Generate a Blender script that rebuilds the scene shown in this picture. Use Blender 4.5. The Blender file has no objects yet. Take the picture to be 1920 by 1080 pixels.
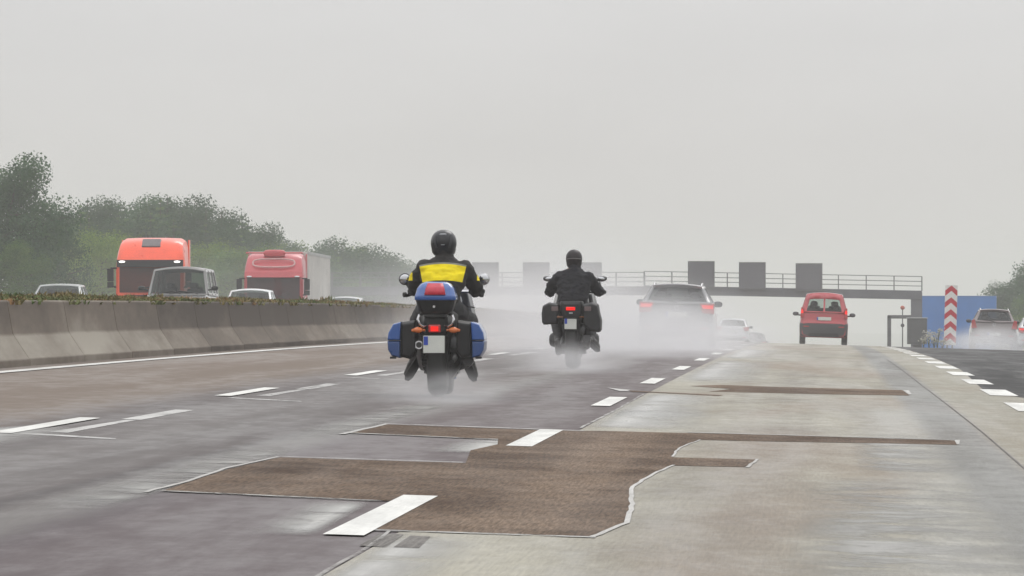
import bpy, bmesh, math, random
from mathutils import Vector, Matrix, noise as mnoise
from mathutils.geometry import tessellate_polygon
from math import sin, cos, pi, sqrt, atan, radians
S = bpy.context.scene
C = S.collection
# ------------------------------------------------------------------ camera
FOC, CX, CY, CAMH = 13060.0, 1548.0, 529.0, 1.19      # focal length and vanishing point in photo pixels
FALL, KD, CURV = 0.030, 1.68e-5, -2.7e-6              # crossfall, crest and bend of the carriageway
cam = bpy.data.cameras.new('camera'); camo = bpy.data.objects.new('camera', cam); C.objects.link(camo)
cam.sensor_width = 36.0; cam.lens = 36.0*FOC/1920.0
cam.clip_start = 0.5; cam.clip_end = 20000
camo.location = (0, 0, CAMH)
camo.rotation_euler = (pi/2 + atan((CY-540)/FOC), 0, atan((CX-960)/FOC))
S.camera = camo
# ------------------------------------------------------------------ world, sun, exposure
W = bpy.data.worlds.new('World'); S.world = W; W.use_nodes = True
nt = W.node_tree; N = nt.nodes; Lk = nt.links; N.clear()
out = N.new('ShaderNodeOutputWorld'); bg = N.new('ShaderNodeBackground'); Lk.new(bg.outputs[0], out.inputs[0])
SUN_EL, SUN_ROT = radians(42), radians(200)
sky = N.new('ShaderNodeTexSky'); sky.sky_type = 'NISHITA'; sky.sun_disc = False
sky.sun_elevation = SUN_EL; sky.sun_rotation = SUN_ROT; sky.air_density = 1.5; sky.dust_density = 6
tc = N.new('ShaderNodeTexCoord'); sp = N.new('ShaderNodeSeparateXYZ'); Lk.new(tc.outputs['Generated'], sp.inputs[0])
rp = N.new('ShaderNodeValToRGB')     # overcast cloud deck: brighter towards the zenith
Lk.new(sp.outputs['Z'], rp.inputs[0])
cr = rp.color_ramp; cr.elements[0].position = 0.0; cr.elements[0].color = (.695, .685, .663, 1)
cr.elements[1].position = 1.0; cr.elements[1].color = (1.68, 1.69, 1.71, 1)
e = cr.elements.new(.018); e.color = (.70, .69, .672, 1)
e = cr.elements.new(.042); e.color = (.75, .747, .744, 1)
cn = N.new('ShaderNodeTexNoise'); cn.inputs['Scale'].default_value = 14; cn.inputs['Detail'].default_value = 4
cmap = N.new('ShaderNodeMapping'); cmap.inputs['Scale'].default_value = (1, 1, 3.5)
Lk.new(tc.outputs['Generated'], cmap.inputs[0]); Lk.new(cmap.outputs[0], cn.inputs['Vector'])
cm = N.new('ShaderNodeMapRange'); cm.inputs['From Min'].default_value = .3; cm.inputs['From Max'].default_value = .7
cm.inputs['To Min'].default_value = .965; cm.inputs['To Max'].default_value = 1.035
Lk.new(cn.outputs[0], cm.inputs[0])
cl = N.new('ShaderNodeVectorMath'); cl.operation = 'SCALE'; Lk.new(rp.outputs[0], cl.inputs[0]); Lk.new(cm.outputs[0], cl.inputs['Scale'])
sk = N.new('ShaderNodeVectorMath'); sk.operation = 'SCALE'; sk.inputs['Scale'].default_value = 0.06; Lk.new(sky.outputs[0], sk.inputs[0])
mx = N.new('ShaderNodeMix'); mx.data_type = 'RGBA'; mx.inputs[0].default_value = .94      # cloud cover
Lk.new(sk.outputs[0], mx.inputs[6]); Lk.new(cl.outputs[0], mx.inputs[7]); Lk.new(mx.outputs[2], bg.inputs[0])
bg.inputs[1].default_value = 1.0
sl = bpy.data.lights.new('sun', 'SUN'); sl.energy = 0.6; sl.angle = radians(25); sl.color = (1, .97, .93)
so = bpy.data.objects.new('sun', sl); C.objects.link(so); so.location = (0, 0, 40)
so.rotation_euler = (pi/2-SUN_EL, 0, pi-SUN_ROT + pi)
S.view_settings.view_transform = 'Standard'; S.view_settings.look = 'None'
S.view_settings.exposure = 0.0; S.view_settings.gamma = 1.0
S.render.engine = 'CYCLES'
S.cycles.use_denoising = True
S.cycles.volume_bounces = 1; S.cycles.max_bounces = 8; S.cycles.transparent_max_bounces = 12
S.cycles.volume_step_rate = 1.0; S.cycles.volume_max_steps = 128
# ------------------------------------------------------------------ the lie of the land
def kd(y):
    if y <= 0: return 0.0
    if y <= 700: return KD*y*y
    a = KD*490000; g = 2*KD*700
    return a + g*1500*(1-math.exp(-(y-700)/1500))
def zr(x, y):
    """height of the finished road surface"""
    if x < -14: b = .45
    elif x < -10.2: b = FALL*10.2 + (.45-FALL*10.2)*(-10.2-x)/3.8
    elif x < 12: b = -FALL*x
    else: b = -FALL*12
    return b - kd(y)
def RX(x, y): return x + CURV*y*y
def ground_at(px, py):
    a = (px-CX)/FOC; b = (py-CY)/FOC - FALL*a
    y = (b - sqrt(max(b*b - 4*KD*CAMH, 0)))/(2*KD)
    return (a*y, y)
def at(px, py, y): return ((px-CX)/FOC*y, y, CAMH-(py-CY)/FOC*y)
# ------------------------------------------------------------------ materials
def nodes(name):
    m = bpy.data.materials.new(name); m.use_nodes = True
    t = m.node_tree; return m, t, t.nodes, t.links, t.nodes['Principled BSDF']
def mat(name, col, rough=.5, metal=0.0, spec=.5, var=.12, scale=6.0, coat=0.0, bump=0.0, emit=None, es=0.0, rnd=0.0, streak=None):
    """principled paint / plastic / fabric with a noise that breaks up colour and gloss"""
    m, t, n, l, p = nodes(name)
    tc = n.new('ShaderNodeTexCoord'); no = n.new('ShaderNodeTexNoise'); no.inputs['Scale'].default_value = scale; no.inputs['Detail'].default_value = 5
    mp = n.new('ShaderNodeMapping'); l.new(tc.outputs['Object'], mp.inputs[0]); l.new(mp.outputs[0], no.inputs['Vector'])
    if streak: mp.inputs['Scale'].default_value = streak
    mr = n.new('ShaderNodeMapRange'); mr.inputs['From Min'].default_value = .3; mr.inputs['From Max'].default_value = .7
    mr.inputs['To Min'].default_value = 1-var; mr.inputs['To Max'].default_value = 1+var; l.new(no.outputs[0], mr.inputs[0])
    sc = n.new('ShaderNodeVectorMath'); sc.operation = 'SCALE'; sc.inputs[0].default_value = col
    if rnd:
        oi = n.new('ShaderNodeObjectInfo'); m2 = n.new('ShaderNodeMapRange'); m2.inputs['To Min'].default_value = 1-rnd; m2.inputs['To Max'].default_value = 1+rnd
        l.new(oi.outputs['Random'], m2.inputs[0]); mu = n.new('ShaderNodeMath'); mu.operation = 'MULTIPLY'
        l.new(m2.outputs[0], mu.inputs[0]); l.new(mr.outputs[0], mu.inputs[1]); l.new(mu.outputs[0], sc.inputs['Scale'])
    else: l.new(mr.outputs[0], sc.inputs['Scale'])
    l.new(sc.outputs[0], p.inputs['Base Color'])
    r2 = n.new('ShaderNodeMapRange'); r2.inputs['To Min'].default_value = max(.03, rough-.08); r2.inputs['To Max'].default_value = min(1, rough+.08)
    l.new(no.outputs[0], r2.inputs[0]); l.new(r2.outputs[0], p.inputs['Roughness'])
    p.inputs['Metallic'].default_value = metal; p.inputs['Specular IOR Level'].default_value = spec
    p.inputs['Coat Weight'].default_value = coat; p.inputs['Coat Roughness'].default_value = .08
    if bump:
        b = n.new('ShaderNodeBump'); b.inputs['Strength'].default_value = bump; b.inputs['Distance'].default_value = .02
        l.new(no.outputs[0], b.inputs['Height']); l.new(b.outputs[0], p.inputs['Normal'])
    if emit: p.inputs['Emission Color'].default_value = (*emit, 1); p.inputs['Emission Strength'].default_value = es
    return m
def glass(name, tint, keep):
    """tinted window glass: part see-through, part reflecting"""
    m, t, n, l, p = nodes(name)
    p.inputs['Base Color'].default_value = (*tint, 1); p.inputs['Roughness'].default_value = .06
    no = n.new('ShaderNodeTexNoise'); no.inputs['Scale'].default_value = 3
    tr = n.new('ShaderNodeBsdfTransparent'); tr.inputs[0].default_value = (.82, .9, .86, 1)
    mr = n.new('ShaderNodeMapRange'); mr.inputs['To Min'].default_value = keep-.06; mr.inputs['To Max'].default_value = keep+.06; l.new(no.outputs[0], mr.inputs[0])
    ms = n.new('ShaderNodeMixShader'); l.new(mr.outputs[0], ms.inputs[0]); l.new(tr.outputs[0], ms.inputs[1]); l.new(p.outputs[0], ms.inputs[2])
    l.new(ms.outputs[0], n['Material Output'].inputs[0]); return m
M = {}
M['black_plastic'] = mat('black_plastic', (.012, .012, .0135), .45, spec=.28, var=.3, scale=9)
M['rubber'] = mat('rubber', (.012, .012, .012), .6, var=.3, scale=20)
M['dark_metal'] = mat('dark_metal', (.05, .05, .052), .42, .7, var=.3, scale=14)
M['chrome'] = mat('chrome', (.62, .62, .64), .14, 1.0, var=.08)
M['silver_metal'] = mat('silver_metal', (.42, .42, .43), .35, .9, var=.15)
M['red_lens'] = mat('red_lens', (.45, .02, .02), .15, var=.15, coat=.6)
M['red_lamp'] = mat('red_lamp', (.6, .012, .010), .25, spec=.2, emit=(1, .012, .006), es=.8)
M['orange_lens'] = mat('orange_lens', (.62, .15, .03), .2, coat=.5)
M['plate_white'] = mat('plate_white', (.62, .64, .60), .45, var=.05)
M['plate_blue'] = mat('plate_blue', (.02, .06, .42), .4)
M['lamp_clear'] = mat('lamp_clear', (.75, .77, .78), .12, coat=.6)
M['lamp_lit'] = mat('lamp_lit', (.8, .8, .8), .2, emit=(1, .97, .9), es=2.2)
M['seat_fabric'] = mat('seat_fabric', (.03, .03, .034), .8)
M['glass_dark'] = glass('glass_dark', (.02, .022, .024), .72)
M['glass_mid'] = glass('glass_mid', (.03, .035, .035), .42)
M['glass_clear'] = glass('glass_clear', (.05, .06, .06), .22)
M['mirror_glass'] = mat('mirror_glass', (.52, .53, .55), .05, 1.0, var=.03)
M['mirror_dim'] = mat('mirror_dim', (.10, .10, .11), .12, .6, var=.05)
# ------------------------------------------------------------------ mesh builder
class MB:
    def __init__(s): s.v = []; s.f = []; s.mi = []; s.cur = 0
    def add(s, vs, fs):
        o = len(s.v); s.v += [tuple(v) for v in vs]
        for f in fs: s.f.append([i+o for i in f]); s.mi.append(s.cur)
        return s
    def box(s, c, d, rot=None, tx=1.0, ty=1.0):
        """box of size d at c, its top scaled by tx, ty"""
        vs = []
        for z in (-1, 1):
            for x, y in ((-1, -1), (1, -1), (1, 1), (-1, 1)):
                k = (tx, ty) if z > 0 else (1, 1)
                p = Vector((x*d[0]/2*k[0], y*d[1]/2*k[1], z*d[2]/2))
                if rot: p = rot @ p
                vs.append(p + Vector(c))
        return s.add(vs, [(3, 2, 1, 0), (4, 5, 6, 7), (0, 1, 5, 4), (1, 2, 6, 5), (2, 3, 7, 6), (3, 0, 4, 7)])
    def rings(s, R, cap=True, closed=True):
        n = len(R[0]); vs = [p for r in R for p in r]; fs = []
        for i in range(len(R)-1):
            for j in range(n if closed else n-1):
                a = i*n+j; b = i*n+(j+1) % n
                fs.append((a, b, b+n, a+n))
        if cap and closed: fs.append(tuple(reversed(range(n)))); fs.append(tuple(range((len(R)-1)*n, len(R)*n)))
        return s.add(vs, fs)
    def tube(s, pts, r, n=10, cap=True):
        pts = [Vector(p) for p in pts]; rs = r if isinstance(r, (list, tuple)) else [r]*len(pts)
        R = []; up = Vector((0, 0, 1)); last = None
        for i, p in enumerate(pts):
            d = (pts[min(i+1, len(pts)-1)]-pts[max(i-1, 0)]).normalized()
            if last is None:
                a = d.cross(up if abs(d.z) < .9 else Vector((1, 0, 0))).normalized()
            else: a = (last - d*last.dot(d)).normalized()
            last = a; b = d.cross(a)
            R.append([p + a*cos(2*pi*k/n)*rs[i] + b*sin(2*pi*k/n)*rs[i] for k in range(n)])
        return s.rings(R, cap)
    def cyl(s, a, b, r0, r1=None, n=18): return s.tube([a, b], [r0, r0 if r1 is None else r1], n)
    def capsule(s, a, b, r0, r1, n=14):
        a = Vector(a); b = Vector(b); d = (b-a).normalized(); pts = []; rs = []
        for k in range(5):
            t = k/5*pi/2; pts.append(a - d*r0*cos(t)); rs.append(max(r0*sin(t), r0*.05))
        pts += [a, b]; rs += [r0, r1]
        for k in range(1, 6):
            t = k/5*pi/2; pts.append(b + d*r1*sin(t)); rs.append(max(r1*cos(t), r1*.05))
        return s.tube(pts, rs, n)
    def ell(s, c, r, nu=20, nv=12, e=1.0, rot=None):
        """(super)ellipsoid; e < 1 is boxier"""
        pw = lambda q: math.copysign(abs(q)**e, q)
        R = []
        for i in range(nv+1):
            t = -pi/2 + pi*i/nv; t = max(-pi/2+.02, min(pi/2-.02, t)); ring = []
            for j in range(nu):
                a = 2*pi*j/nu
                p = Vector((r[0]*pw(cos(t))*pw(cos(a)), r[1]*pw(cos(t))*pw(sin(a)), r[2]*pw(sin(t))))
                if rot: p = rot @ p
                ring.append(p+Vector(c))
            R.append(ring)
        return s.rings(R)
    def prism(s, poly, a, b, axis='y', shrink=1.0):
        """polygon (two coordinates) drawn out along an axis from a to b"""
        def P(u, w, q): return {'y': (u, q, w), 'x': (q, u, w), 'z': (u, w, q)}[axis]
        mu = sum(p[0] for p in poly)/len(poly); mw = sum(p[1] for p in poly)/len(poly)
        R = [[P(u, w, a) for u, w in poly], [P(mu+(u-mu)*shrink, mw+(w-mw)*shrink, b) for u, w in poly]]
        return s.rings(R)
    def lathe_x(s, prof, c, n=28):
        """profile of (x, radius) turned about the x axis through c"""
        R = [[(c[0]+x, c[1]+r*cos(2*pi*k/n), c[2]+r*sin(2*pi*k/n)) for k in range(n)] for x, r in prof]
        return s.rings(R)
    def mesh(s, name, mats, smooth=35):
        me = bpy.data.meshes.new(name); me.from_pydata(s.v, [], s.f); me.update()
        for m in (mats if isinstance(mats, (list, tuple)) else [mats]): me.materials.append(m)
        for p, i in zip(me.polygons, s.mi): p.material_index = i
        b = bmesh.new(); b.from_mesh(me); bmesh.ops.recalc_face_normals(b, faces=b.faces); b.to_mesh(me); b.free()
        if smooth:
            me.shade_smooth(); me.set_sharp_from_angle(angle=radians(smooth))
        return me
    def build(s, name, mats, parent=None, smooth=35, bevel=0.0):
        o = bpy.data.objects.new(name, s.mesh(name, mats, smooth)); C.objects.link(o); o.parent = parent
        if bevel:
            m = o.modifiers.new('bevel', 'BEVEL'); m.width = bevel; m.segments = 2; m.limit_method = 'ANGLE'; m.angle_limit = radians(40)
        return o
def melt(o, voxel, smooth=3, wrinkle=0.0, seed=0.0, ws=9.0):
    """fuse overlapping volumes into one continuous skin"""
    m = o.modifiers.new('r', 'REMESH'); m.mode = 'VOXEL'; m.voxel_size = voxel
    if smooth: q = o.modifiers.new('s', 'SMOOTH'); q.iterations = smooth; q.factor = .5
    dg = bpy.context.evaluated_depsgraph_get(); me = bpy.data.meshes.new_from_object(o.evaluated_get(dg))
    mats = list(o.data.materials); o.modifiers.clear(); o.data = me; me.materials.clear()
    for k in mats: me.materials.append(k)
    if wrinkle:
        for v in me.vertices:
            p = Vector(v.co)*ws; p.z *= 1.8
            d = mnoise.fractal(p + Vector((seed, 0, 0)), 1.0, 2.0, 3)
            v.co = v.co + v.normal*wrinkle*d
    me.update(); me.shade_smooth()
    return o
def tag(o, label=None, cat=None, group=None, kind=None):
    for k, q in (('label', label), ('category', cat), ('group', group), ('kind', kind)):
        if q: o[k] = q
    return o
def thing(name, label, cat, loc=(0, 0, 0), rz=0.0, group=None, rx=0.0, ry=0.0, scale=1.0):
    o = bpy.data.objects.new(name, None); C.objects.link(o); o.location = loc; o.empty_display_size = .3
    o.rotation_euler = (rx, ry, rz); o.scale = (scale,)*3
    return tag(o, label, cat, group)
def on_road(name, label, cat, x, y, group=None, back=False, scale=1.0, dz=.004, upright=False):
    """an Empty standing on the road, tilted with its slopes"""
    sl = (zr(x, y+1)-zr(x, y-1))/2; fl = 0 if upright else (zr(x+.5, y)-zr(x-.5, y))
    R = Matrix(((1, 0, 0), (0, 1, 0), (0, 0, 1)))
    ex = Vector((1, 0, fl)).normalized(); ey = Vector((0, 1, sl)).normalized(); ez = ex.cross(ey).normalized(); ey = ez.cross(ex)
    R = Matrix((ex, ey, ez)).transposed()
    if back: R = R @ Matrix.Rotation(pi, 3, 'Z')
    e = R.to_euler()
    return thing(name, label, cat, (x, y, zr(x, y)+dz), e.z, group, e.x, e.y, scale)
def structure(o): o['kind'] = 'structure'; return o
def copy_tree(o, parent=None):
    c = o.copy(); C.objects.link(c); c.parent = parent
    for ch in o.children: copy_tree(ch, c)
    return c
def lerp(a, b, t): return a+(b-a)*t
def pw(y, pts):
    """piecewise linear"""
    if y <= pts[0][0]: return pts[0][1]
    for (a, p), (b, q) in zip(pts, pts[1:]):
        if y <= b: return lerp(p, q, (y-a)/(b-a)) if b > a else q
    return pts[-1][1]
# ================================================================== SETTING
def grid_sheet(name, xs, ys, zf, m, bend=True):
    b = MB(); vs = [(RX(x, y) if bend else x, y, zf(x, y)) for y in ys for x in xs]; n = len(xs)
    b.add(vs, [(i*n+j, i*n+j+1, (i+1)*n+j+1, (i+1)*n+j) for i in range(len(ys)-1) for j in range(n-1)])
    return structure(b.build(name, m, None, 60))
def steps(a, b, d): k = max(1, round((b-a)/d)); return [a+(b-a)*i/k for i in range(k+1)]
def poly_sheet(name, polys, off, m):
    """flat outlines in road metres (x, y), laid on the road surface"""
    bm = bmesh.new()
    for poly in polys:
        vs = [bm.verts.new((x, y, 0)) for x, y in poly]
        for tri in tessellate_polygon([[Vector((x, y, 0)) for x, y in poly]]): bm.faces.new([vs[i] for i in tri])
    y0 = min(v.co.y for v in bm.verts); y1 = max(v.co.y for v in bm.verts)
    for y in steps(y0, y1, 5)[1:-1]:
        bmesh.ops.bisect_plane(bm, geom=bm.verts[:]+bm.edges[:]+bm.faces[:], plane_co=(0, y, 0), plane_no=(0, 1, 0))
    for v in bm.verts:
        x, y = v.co.x, v.co.y; v.co = (RX(x, y), y, zr(x, y)+off)
    bmesh.ops.recalc_face_normals(bm, faces=bm.faces[:])
    for f in bm.faces:
        if f.normal.z < 0: f.normal_flip()
    me = bpy.data.meshes.new(name); bm.to_mesh(me); bm.free(); me.materials.append(m)
    o = bpy.data.objects.new(name, me); C.objects.link(o); return structure(o)
def road_mat(name, dark, light, wet_lo, wet_hi, grain, track=.5, warm=None, bands=(), blot=(1.0, .22), seed=0, gscale=(55, 1.6), spec=.5, tints=(), film=None):
    """worn wet pavement: lane-long wheel tracks, cross-blotches, aggregate grain; bands = (x, width, strength) of worn strips"""
    m, t, n, l, p = nodes(name)
    tc = n.new('ShaderNodeTexCoord')
    def noise(sc, detail=5, rough=.6, dist=0):
        mp = n.new('ShaderNodeMapping'); mp.inputs['Scale'].default_value = (*sc, 1); mp.inputs['Location'].default_value = (seed*7.3+sc[0], seed*3.1, 0)
        l.new(tc.outputs['Object'], mp.inputs[0]); q = n.new('ShaderNodeTexNoise'); q.inputs['Scale'].default_value = 1; q.inputs['Detail'].default_value = detail
        q.inputs['Roughness'].default_value = rough; q.inputs['Distortion'].default_value = dist
        l.new(mp.outputs[0], q.inputs['Vector']); return q.outputs[0]
    def rng(s, a, b, c, d):
        q = n.new('ShaderNodeMapRange'); q.inputs['From Min'].default_value = a; q.inputs['From Max'].default_value = b; q.inputs['To Min'].default_value = c; q.inputs['To Max'].default_value = d
        q.interpolation_type = 'SMOOTHSTEP'; l.new(s, q.inputs[0]); return q.outputs[0]
    def mth(op, a, b):
        q = n.new('ShaderNodeMath'); q.operation = op; q.use_clamp = False
        for i, s in enumerate((a, b)):
            if isinstance(s, (int, float)): q.inputs[i].default_value = s
            else: l.new(s, q.inputs[i])
        return q.outputs[0]
    tr = noise((1.5, .018), 4, .55, .3)          # along the lane
    bl = noise(blot, 6, .62, .4)                 # cross blotches
    fine = noise((4, .9), 5, .7)
    gr = noise(gscale, 3, .75)
    k = mth('ADD', mth('MULTIPLY', rng(tr, .34, .66, 0, 1), track), mth('MULTIPLY', rng(bl, .3, .7, 0, 1), 1-track))
    k = mth('ADD', mth('MULTIPLY', k, .87), mth('MULTIPLY', rng(fine, .3, .7, 0, 1), .13))
    sx = n.new('ShaderNodeSeparateXYZ'); l.new(tc.outputs['Object'], sx.inputs[0])
    for x, w, s, *sl in bands:
        xx = mth('ADD', sx.outputs[0], mth('MULTIPLY', mth('SUBTRACT', fine, .5), .25))
        if sl: xx = mth('SUBTRACT', xx, mth('MULTIPLY', mth('SUBTRACT', sx.outputs[1], 34), sl[0]))
        d = mth('ABSOLUTE', mth('SUBTRACT', xx, x), 0)
        k = mth('ADD', k, mth('MULTIPLY', rng(d, w*.5, w, 1, 0), s))
    mxr = n.new('ShaderNodeMix'); mxr.data_type = 'RGBA'; mxr.inputs[6].default_value = (*dark, 1); mxr.inputs[7].default_value = (*light, 1)
    cl = n.new('ShaderNodeClamp'); l.new(k, cl.inputs[0]); l.new(cl.outputs[0], mxr.inputs[0]); col = mxr.outputs[2]
    if warm:
        wn = noise((.5, .06), 3, .5, .5); m2 = n.new('ShaderNodeMix'); m2.data_type = 'RGBA'; l.new(rng(wn, .45, .65, 0, .8), m2.inputs[0]); l.new(col, m2.inputs[6]); m2.inputs[7].default_value = (*warm, 1); col = m2.outputs[2]
    for x0, x1, y1, tint, s, sf, sl in tints:      # strips of older or newer surfacing
        xx = mth('ADD', sx.outputs[0], mth('MULTIPLY', mth('SUBTRACT', fine, .5), sf*2.2))
        if sl: xx = mth('SUBTRACT', xx, mth('MULTIPLY', mth('SUBTRACT', sx.outputs[1], 34), sl))
        f = mth('MULTIPLY', rng(xx, x0-sf, x0+sf, 0, 1), rng(xx, x1-sf, x1+sf, 1, 0))
        f = mth('MULTIPLY', mth('MULTIPLY', f, rng(mth('ADD', sx.outputs[1], mth('MULTIPLY', mth('SUBTRACT', bl, .5), 8)), y1-4, y1+4, 1, 0)), s)
        m3 = n.new('ShaderNodeMix'); m3.data_type = 'RGBA'; l.new(f, m3.inputs[0]); l.new(col, m3.inputs[6]); m3.inputs[7].default_value = (*tint, 1); col = m3.outputs[2]
    g2 = n.new('ShaderNodeVectorMath'); g2.operation = 'SCALE'; l.new(col, g2.inputs[0]); l.new(rng(gr, .25, .75, 1-grain, 1+grain), g2.inputs['Scale'])
    l.new(g2.outputs[0], p.inputs['Base Color'])
    wet = rng(mth('ADD', mth('MULTIPLY', noise((.9, .05), 5, .6, .6), .6), mth('MULTIPLY', fine, .4)), .38, .62, wet_hi, wet_lo)
    l.new(wet, p.inputs['Roughness']); p.inputs['Specular IOR Level'].default_value = spec
    b = n.new('ShaderNodeBump'); b.inputs['Strength'].default_value = .25; b.inputs['Distance'].default_value = .01; l.new(gr, b.inputs['Height']); l.new(b.outputs[0], p.inputs['Normal'])
    if film:                                # a thin film that lets the surface below show through
        f = rng(noise(film[:2], 5, .7, .4), film[2], film[3], 0, 1)
        at_ = n.new('ShaderNodeAttribute'); at_.attribute_name = 'thin'
        f = mth('MULTIPLY', f, mth('SUBTRACT', 1, at_.outputs['Fac']))
        tr_ = n.new('ShaderNodeBsdfTransparent'); ms = n.new('ShaderNodeMixShader'); l.new(f, ms.inputs[0]); l.new(tr_.outputs[0], ms.inputs[1]); l.new(p.outputs[0], ms.inputs[2]); l.new(ms.outputs[0], n['Material Output'].inputs[0])
    return m
M['grass'] = mat('grass', (.06, .085, .028), .9, var=.5, scale=.6)
M['asphalt'] = road_mat('asphalt', (.042, .030, .029), (.098, .078, .072), .44, .72, .09, .72, None, ((-7.2, .5, -.12), (-8.4, .4, .1)), (.28, .055), seed=1, spec=.34,
    tints=((-9.8, -6.2, 2000, (.125, .086, .058), .9, .45, 0), (-5.5, -4.2, 2000, (.105, .094, .090), .6, .25, 0), (-4.13, -3.97, 2000, (.040, .032, .032), .75, .05, .012), (-3.95, -3.45, 2000, (.135, .125, .118), .75, .12, .004),
           (-3.5, -1.7, 42, (.030, .018, .022), .95, .25, 0), (-3.5, -1.7, 56, (.050, .034, .041), .85, .2, 0), (-3.4, -1.8, 2000, (.070, .049, .050), .75, .2, 0)))
M['asphalt_far'] = road_mat('asphalt_far', (.09, .088, .088), (.14, .135, .13), .35, .6, .1, seed=2)
M['pale'] = road_mat('pale_lane', (.14, .122, .090), (.30, .280, .222), .38, .66, .18, .36, (.19, .145, .10), ((-1.55, .5, .22), (-.3, .3, -.15)), (.9, .26), seed=3, spec=.36,
    tints=((.82, 1.34, 2000, (.105, .108, .108), .72, .10, 0), (.42, .86, 70, (.30, .295, .265), .55, .14, 0), (-.75, -.1, 60, (.165, .128, .098), .5, .3, 0), (1.36, 2.1, 2000, (.215, .200, .150), .6, .03, 0)))
M['brown'] = road_mat('brown_patch', (.062, .039, .026), (.165, .118, .084), .7, .95, .5, .15, None, ((-1.5, .3, .35), (-3.2, .3, -.2)), (.7, .42), seed=4, gscale=(60, 2.4), spec=.09)
M['black_lane'] = road_mat('black_lane', (.018, .018, .019), (.055, .054, .054), .5, .85, .15, .6, seed=5, spec=.16)
M['grey_patch'] = road_mat('grey_patch', (.105, .095, .09), (.17, .16, .148), .6, .9, .4, .2, seed=14, spec=.15)
M['seam_faint'] = road_mat('seam_faint', (.24, .23, .215), (.42, .41, .39), .45, .7, .15, seed=6, film=(3.5, .8, .3, .6))
M['seam'] = road_mat('seam', (.30, .29, .27), (.48, .47, .45), .45, .7, .15, seed=6, film=(5, .8, .12, .4))
M['damp_sheen_tone'] = road_mat('painted_damp_sheen', (.17, .165, .152), (.33, .32, .295), .3, .55, .12, .2, seed=12, blot=(2, .5), film=(1.1, .8, .34, .62))  # duller film, its sheen likewise put into the base colour
M['painted_wet_sheen'] = road_mat('painted_wet_sheen', (.30, .295, .28), (.50, .49, .46), .22, .45, .1, .2, seed=7, blot=(2, .5), film=(1.1, .75, .22, .5))  # glossy wet film; pale base colour paints in the sky's sheen
M['line'] = road_mat('line_paint', (.46, .455, .43), (.80, .795, .755), .4, .65, .08, seed=8, blot=(3, .5), track=.3, film=(7, 1.1, .16, .34))
M['line_old'] = road_mat('old_line_paint', (.26, .25, .24), (.5, .49, .47), .35, .6, .1, seed=9, blot=(3, .8), film=(5, .5, .18, .55))
# ground: one sheet to the horizon
def ground_z(x, y):
    z = zr(x, y)-.03
    if x < -29: z += .12*min(-29-x, 30)*min(1, max(0, (y-20)/60))*.6
    
    return z
gx = [-3000, -1200, -400, -150, -90, -59, -45, -36, -29, -27, -14, -12, -10.2, -6, -2, 2, 6, 12, 13, 24, 40, 73, 150, 400, 1200, 3000]
gy = [-400, -60, 0] + steps(10, 700, 10) + [760, 840, 950, 1100, 1300, 1600, 2000, 2600, 3600, 6000]
grid_sheet('ground', gx, gy, ground_z, M['grass'])
ys = [-30]+steps(0, 700, 5)
grid_sheet('road', [-10.2, -8, -6, -4, -2, 0, 2, 3.2, 5, 7, 9, 12], ys, zr, M['asphalt'])
grid_sheet('opposite_road', [-27, -24, -20, -16, -14, -13], ys, zr, M['asphalt_far'])
lane_x = [-1.95, -1, 0, 1, 2.0]
grid_sheet('concrete_lane', lane_x, ys, lambda x, y: zr(x, y)+.003, M['pale'])
# apron of the pale lane under the block markings, before the dark exit lane begins
poly_sheet('concrete_apron', [[(2.0, -10), (12, -10), (12, 60), (3.6, 70), (2.55, 80.5), (2.02, 87.5), (2.0, 87.5)]], .003, M['pale'])
poly_sheet('concrete_margin', [[(2.0, 87.5), (2.02, 87.5), (2.35, 120), (2.40, 150), (2.40, 330), (2.0, 330)]], .003, M['pale'])
grid_sheet('exit_lane', [2.4, 4, 6, 8, 11.5], steps(150, 600, 5), lambda x, y: zr(x, y)+.0034, M['black_lane'])
poly_sheet('exit_lane_start', [[(2.03, 87.8), (2.57, 80.9), (3.7, 70.4), (11.5, 62), (11.5, 150), (2.4, 150), (2.36, 120)]], .0034, M['black_lane'])
def wob(pts, a, seed, d=.9):
    """hand-laid edge: the outline with small irregular kinks"""
    R = random.Random(seed); o = []
    for (p, q) in zip(pts, pts[1:]+pts[:1]):
        L = math.hypot(q[0]-p[0], (q[1]-p[1])*.12); k = max(1, int(L/d*2))
        for i in range(k):
            t = i/k; j = a if 0 < i else 0
            o.append((lerp(p[0], q[0], t)+R.uniform(-j, j), lerp(p[1], q[1], t)+R.uniform(-j, j)*3))
    return o
big = [(-3.46, 44.2), (-3.53, 41.2), (-3.5, 36.7), (-2.25, 36.2), (-2.12, 32.1), (-1.06, 32.0), (-.97, 34.0), (-1.02, 36.5), (-1.12, 40.1), (-1.07, 43), (-1.0, 45.2),
       (-.50, 45.4), (-.47, 47.5), (-1.03, 47.4), (-1.06, 50.2), (-.96, 53.2), (1.03, 54.3), (1.06, 55.9), (-1.1, 55.6), (-1.75, 55.4), (-2.2, 54.9), (-3.48, 55.3), (-3.54, 51.9), (-2.4, 51.2), (-2.33, 49.6), (-2.42, 47.6), (-2.28, 44.2)]
poly_sheet('repair_patch', [wob(big, .018, 3)], .0055, M['brown'])
poly_sheet('repair_patch', [wob([(-1.32, 79.8), (-1.1, 82.6), (-1.62, 84.3), (-1.3, 86.2), (-.52, 86.0), (.12, 86.2), (.97, 86.6), (1.0, 81.6), (.1, 80.6), (-.55, 80.2)], .02, 4)], .0055, M['brown'])
poly_sheet('repair_patch', [wob([(-2.2, 78.6), (-2.14, 77.7), (-1.15, 76.4), (-1.12, 77.2)], .012, 5)], .0055, M['brown'])
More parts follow.
